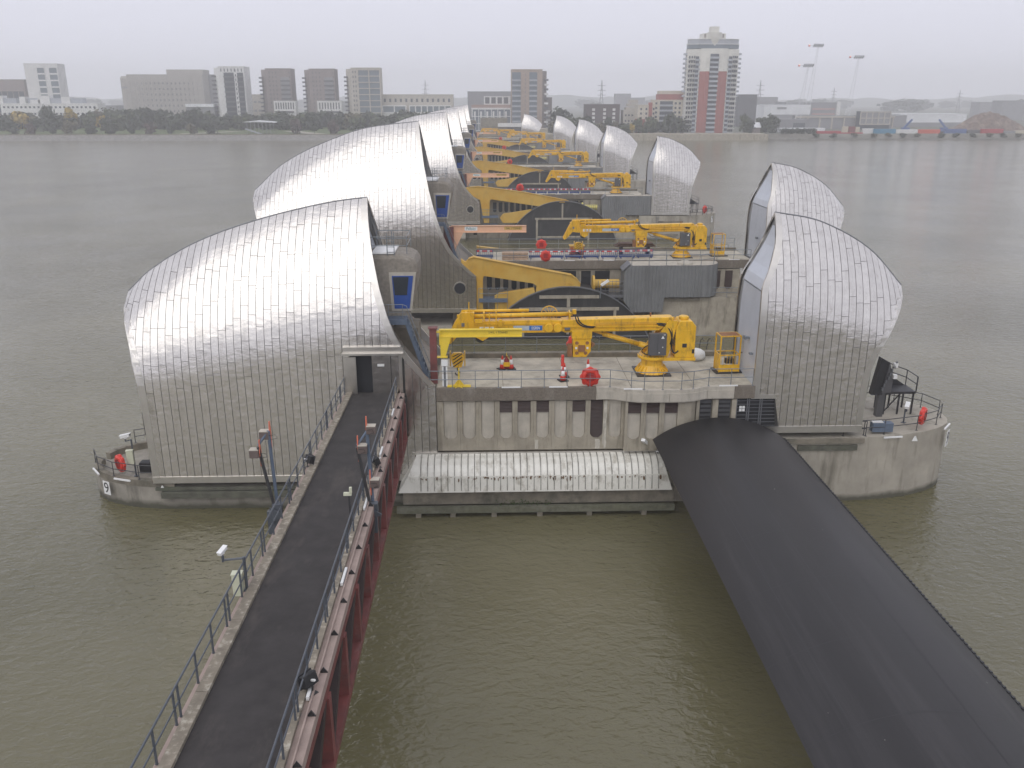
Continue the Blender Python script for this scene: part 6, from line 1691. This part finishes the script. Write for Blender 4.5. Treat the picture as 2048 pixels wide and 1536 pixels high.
# ------------------------------------------------------------------ river walls, pavilion, abutment
t = thing('river_wall', 'sloping stone river wall along the park on the left bank', 'river wall', (-220, 588, 0))
MB().prism([(0,-2),(9,3.3),(14,3.3),(14,-2)], -460, 170, 'x').build('revetment', STONE, t)
MB().box(-460,170,9.0,9.6,3.3,3.95).build('coping', CONCD, t)
t = thing('river_wall', 'vertical concrete river wall stepping forward near the north end of the barrier', 'river wall', (40, 585, 0))
for k in range(26): MB().box(-92+k*9.2,-92+k*9.2+9.05,0,18,-3,4.0+0.25*(k%3 == 0)).build('wall_panel', CONC if k > 9 else CONCD, t)
t = thing('river_wall', 'low muddy bank wall below the containers on the right', 'river wall', (400, 588, 0))
MB().prism([(0,-2),(2.0,0.5),(16,3.4),(16,-2)], -216, 500, 'x').build('bank', mat('weedy_bank', (0.15,0.14,0.115), 0.95, 0, 0.4, 0.12, dirt=((0.07,0.075,0.05), 0.7, 0.1, (1,1,1))), t)
MB().box(-216,500,-0.8,0.4,-2,0.9).build('toe_stones', STONE, t)
t = thing('pavilion', 'white flat roofed pavilion on thin columns in the riverside park', 'pavilion', (at(520,262,606).x, 606, 3.3))
MB().prism([(-10.5,8.0),(-9,8.3),(-2,9.0),(9,8.2),(10.5,7.7),(0,8.0)], -3, 9).build('roof', B_ROOFW, t)
for i in range(7):
    for y in (-1.5, 7): MB().tube([(-8+i*2.6,y,0),(-8+i*2.6,y,8)], 0.14, 5).build('column', B_GREY, t)
MB().prism([(-10,3.4),(-9,4.2),(3,0.2),(1.5,-0.2)], -1.8, -1.5).build('ramp_screen', B_BALC, t)
t = thing('abutment', 'grey concrete abutment block at the north end of the barrier', 'abutment', (0, 575, 0))
MB().box(-3,14,-6,12,-3,14.5).build('block', CONCD, t); MB().box(14,40,-4,10,-3,8).build('side_block', CONC, t)
MB().box(8,24,-7,-6.2,9.2,11.5).build('white_parapet', B_WHITE, t); MB().box(4.5,30,-5,-4,6.5,9).build('lower_parapet', B_DGREY, t)

# ------------------------------------------------------------------ trees
LEAF = {'dark': mat('leaf_dark_green', (0.040,0.052,0.030), 0.8, 0, 0.35, 0.6, island=0.45), 'mid': mat('leaf_mid_green', (0.070,0.085,0.040), 0.8, 0, 0.35, 0.6, island=0.45),
        'olive': mat('leaf_olive', (0.095,0.085,0.045), 0.8, 0, 0.35, 0.6, island=0.45), 'yellow': mat('leaf_autumn_yellow', (0.34,0.24,0.05), 0.8, 0, 0.3, 0.6, island=0.4), 'brown': mat('leaf_red_brown', (0.085,0.058,0.048), 0.8, 0, 0.35, 0.6, island=0.4)}
BARK = mat('bark', (0.06,0.05,0.04), 0.9, 0, 0.3, 3)
def crown_mesh(seed, m, n=420, lobes=7):
    rg = random.Random(seed); mb = MB(); L = []
    for k in range(lobes):
        a = rg.uniform(0, 6.28); r = rg.uniform(0.2, 0.6); L.append((r*math.cos(a), r*math.sin(a), rg.uniform(0.3, 1.35), rg.uniform(0.38, 0.62)))
    L.append((0, 0, 0.85, 0.7))
    for i in range(n):
        cx, cy, cz, cr = rg.choice(L); v = Vector((rg.gauss(0,1), rg.gauss(0,1), rg.gauss(0,1))).normalized()
        p = Vector((cx, cy, cz))+v*cr*rg.uniform(0.55, 1.05)
        s = rg.uniform(0.07, 0.17); u = Vector((rg.gauss(0,1), rg.gauss(0,1), rg.gauss(0,1))).normalized(); q = u.cross(v+Vector((0.01,0.02,0))).normalized()
        u = (v+u*0.7).normalized().cross(q).normalized()
        mb.add([p-q*s-u*s*0.7, p+q*s-u*s*0.5, p+q*s*0.7+u*s, p-q*s*0.8+u*s*0.8], [(0,1,2,3)])
    return mb.mesh('crown', m, fix=False)
CROWNS = {k: [crown_mesh(11*i+len(k), LEAF[k]) for i in range(3)] for k in LEAF}
tm = MB().tube([(0,0,0),(0.02,0,0.5),(0,0.03,1.1)], 0.07, 6, 0.03)
for k in range(4): tm.tube([(0,0,0.35+k*0.12),(0.4*math.cos(k*1.7),0.4*math.sin(k*1.7),0.85+k*0.12)], 0.028, 5, 0.012)
TRUNK = tm.mesh('trunk', BARK)
trg = random.Random(21)
def tree(px_, Y, wid, hgt, kind, label, group=None, base=None, lift=0.12):
    x = at(px_, 250, Y).x; t = thing('tree', label, 'tree', (x, Y, GZ-0.2 if base is None else base), trg.uniform(0, 6.28), group)
    c = bpy.data.objects.new('crown', trg.choice(CROWNS[kind])); COL.objects.link(c); c.parent = t; c.scale = (wid/2, wid/2, hgt*(1-lift)/1.75); c.location.z = hgt*lift-0.02*hgt
    k = bpy.data.objects.new('trunk', TRUNK); COL.objects.link(k); k.parent = t; k.scale = (wid*0.4, wid*0.4, hgt*0.75)
    return t
G1, G2, G3 = 'trees along the far left river wall', 'dark trees behind the riverside park', 'trees at the foot of the right bank flats'
for i, px_ in enumerate((-12, 22, 62, 102, 140, 180, 225, 261, 302, 341, 383, 419)):
    tree(px_, 605, trg.uniform(8.5, 12), trg.uniform(7, 9.8), ('dark','dark','brown','dark','olive','dark')[i % 6], ('small dark round tree' if i % 2 else 'small dull brown round tree')+' in the row along the far left river wall', G1, lift=0.03)
for px_, lab in ((590, 'round bare brownish tree right of the pavilion'), (667, 'round brownish tree near the stainless roof, right of the small pale lollipop tree')): tree(px_, 608, 10.5, 10.5, 'brown', lab, lift=0.03)
tree(628, 608, 8.5, 6.5, 'dark', 'small flat topped tree between two round brownish trees', lift=0.3)
for px_, Y, w_, h_, lab in ((44,640,17,15.5,'broad yellow autumn tree in front of the white flats, leftmost yellow one'), (142,645,12,18,'narrow yellow autumn tree right of the big dark tree'), (203,650,13,12.5,'yellow autumn tree at the right end of the white flats')): tree(px_, Y, w_, h_, 'yellow', lab)
tree(95, 638, 16, 20.5, 'dark', 'big dark dome shaped tree between two yellow trees')
SEG = ((200, 'in front of the stepped white flats'), (420, 'below the long grey mill'), (500, 'below the pale tower with dark balconies'), (600, 'below the left brown tower'), (690, 'below the right brown tower'), (770, 'below the cream framed tower'), (2000, 'below the long cream low flats'))
for px_ in range(-44, 900, 11):
    d = trg.uniform(630, 660)
    k = trg.choice(('dark','dark','mid','mid','dark','olive')); hh = trg.uniform(8.5, 13) if px_ < 200 else trg.uniform(11.5, 17) if px_ < 420 else trg.uniform(11, 14.5)
    if 425 < px_ < 560: hh *= 0.9
    sg_ = [n for e, n in SEG if px_ < e][0]
    tree(px_+trg.uniform(-5,5), d, trg.uniform(11, 17), hh, k, ('dark leafy tree' if k == 'dark' else 'mid green leafy tree' if k == 'mid' else 'olive brown leafy tree')+' in the park belt '+sg_, G2+' '+sg_, base=2.9+(d-602)*0.07-1.2, lift=0.0)
for px_ in list(range(1104, 1375, 14)):
    hh = trg.uniform(8, 13)
    if 1225 < px_ < 1260: hh = trg.uniform(6, 9)
    tree(px_+trg.uniform(-4,4), trg.uniform(604, 616), trg.uniform(8, 11.5), hh, trg.choice(('dark','mid','olive','dark')), 'leafy tree below the flats on the right of the barrier', G3, lift=0.04)
tree(1123, 640, 16, 18, 'dark', 'tall dark tree behind the second farthest right roof')
tree(1265, 601, 5.0, 7.5, 'yellow', 'small yellow tree at the foot of the cream flats')
tree(1345, 606, 15, 15, 'dark', 'big dark tree in front of the cream flats', lift=0.03)
for px_ in (1490, 1500, 1520, 1533, 1545): tree(px_, trg.uniform(605, 640), trg.uniform(9, 13), trg.uniform(9, 14.5), trg.choice(('mid','dark')), 'tree right of the tall tower around the white roofed shed', 'trees around the white roofed shed', lift=0.03)
for px_ in range(1568, 1630, 10): tree(px_, 606, 6, 4.2, 'dark', 'low shrub on the bank left of the red containers', 'shrubs left of the red containers', lift=0.02)
for px_ in range(1640, 2050, 34): tree(px_+trg.uniform(-9,9), 594, 5.5, 2.8, trg.choice(('olive','dark')), 'low scrub on the muddy bank below the containers', 'scrub below the containers', base=1.6, lift=0.02)
for i in range(70):
    px_ = trg.uniform(-60, 2110); Y = trg.uniform(1500, 2600)
    tree(px_, Y, trg.uniform(40, 70), trg.uniform(18, 25), 'dark', 'pale misty tree on the skyline beyond the buildings', 'misty skyline trees', lift=0.02)
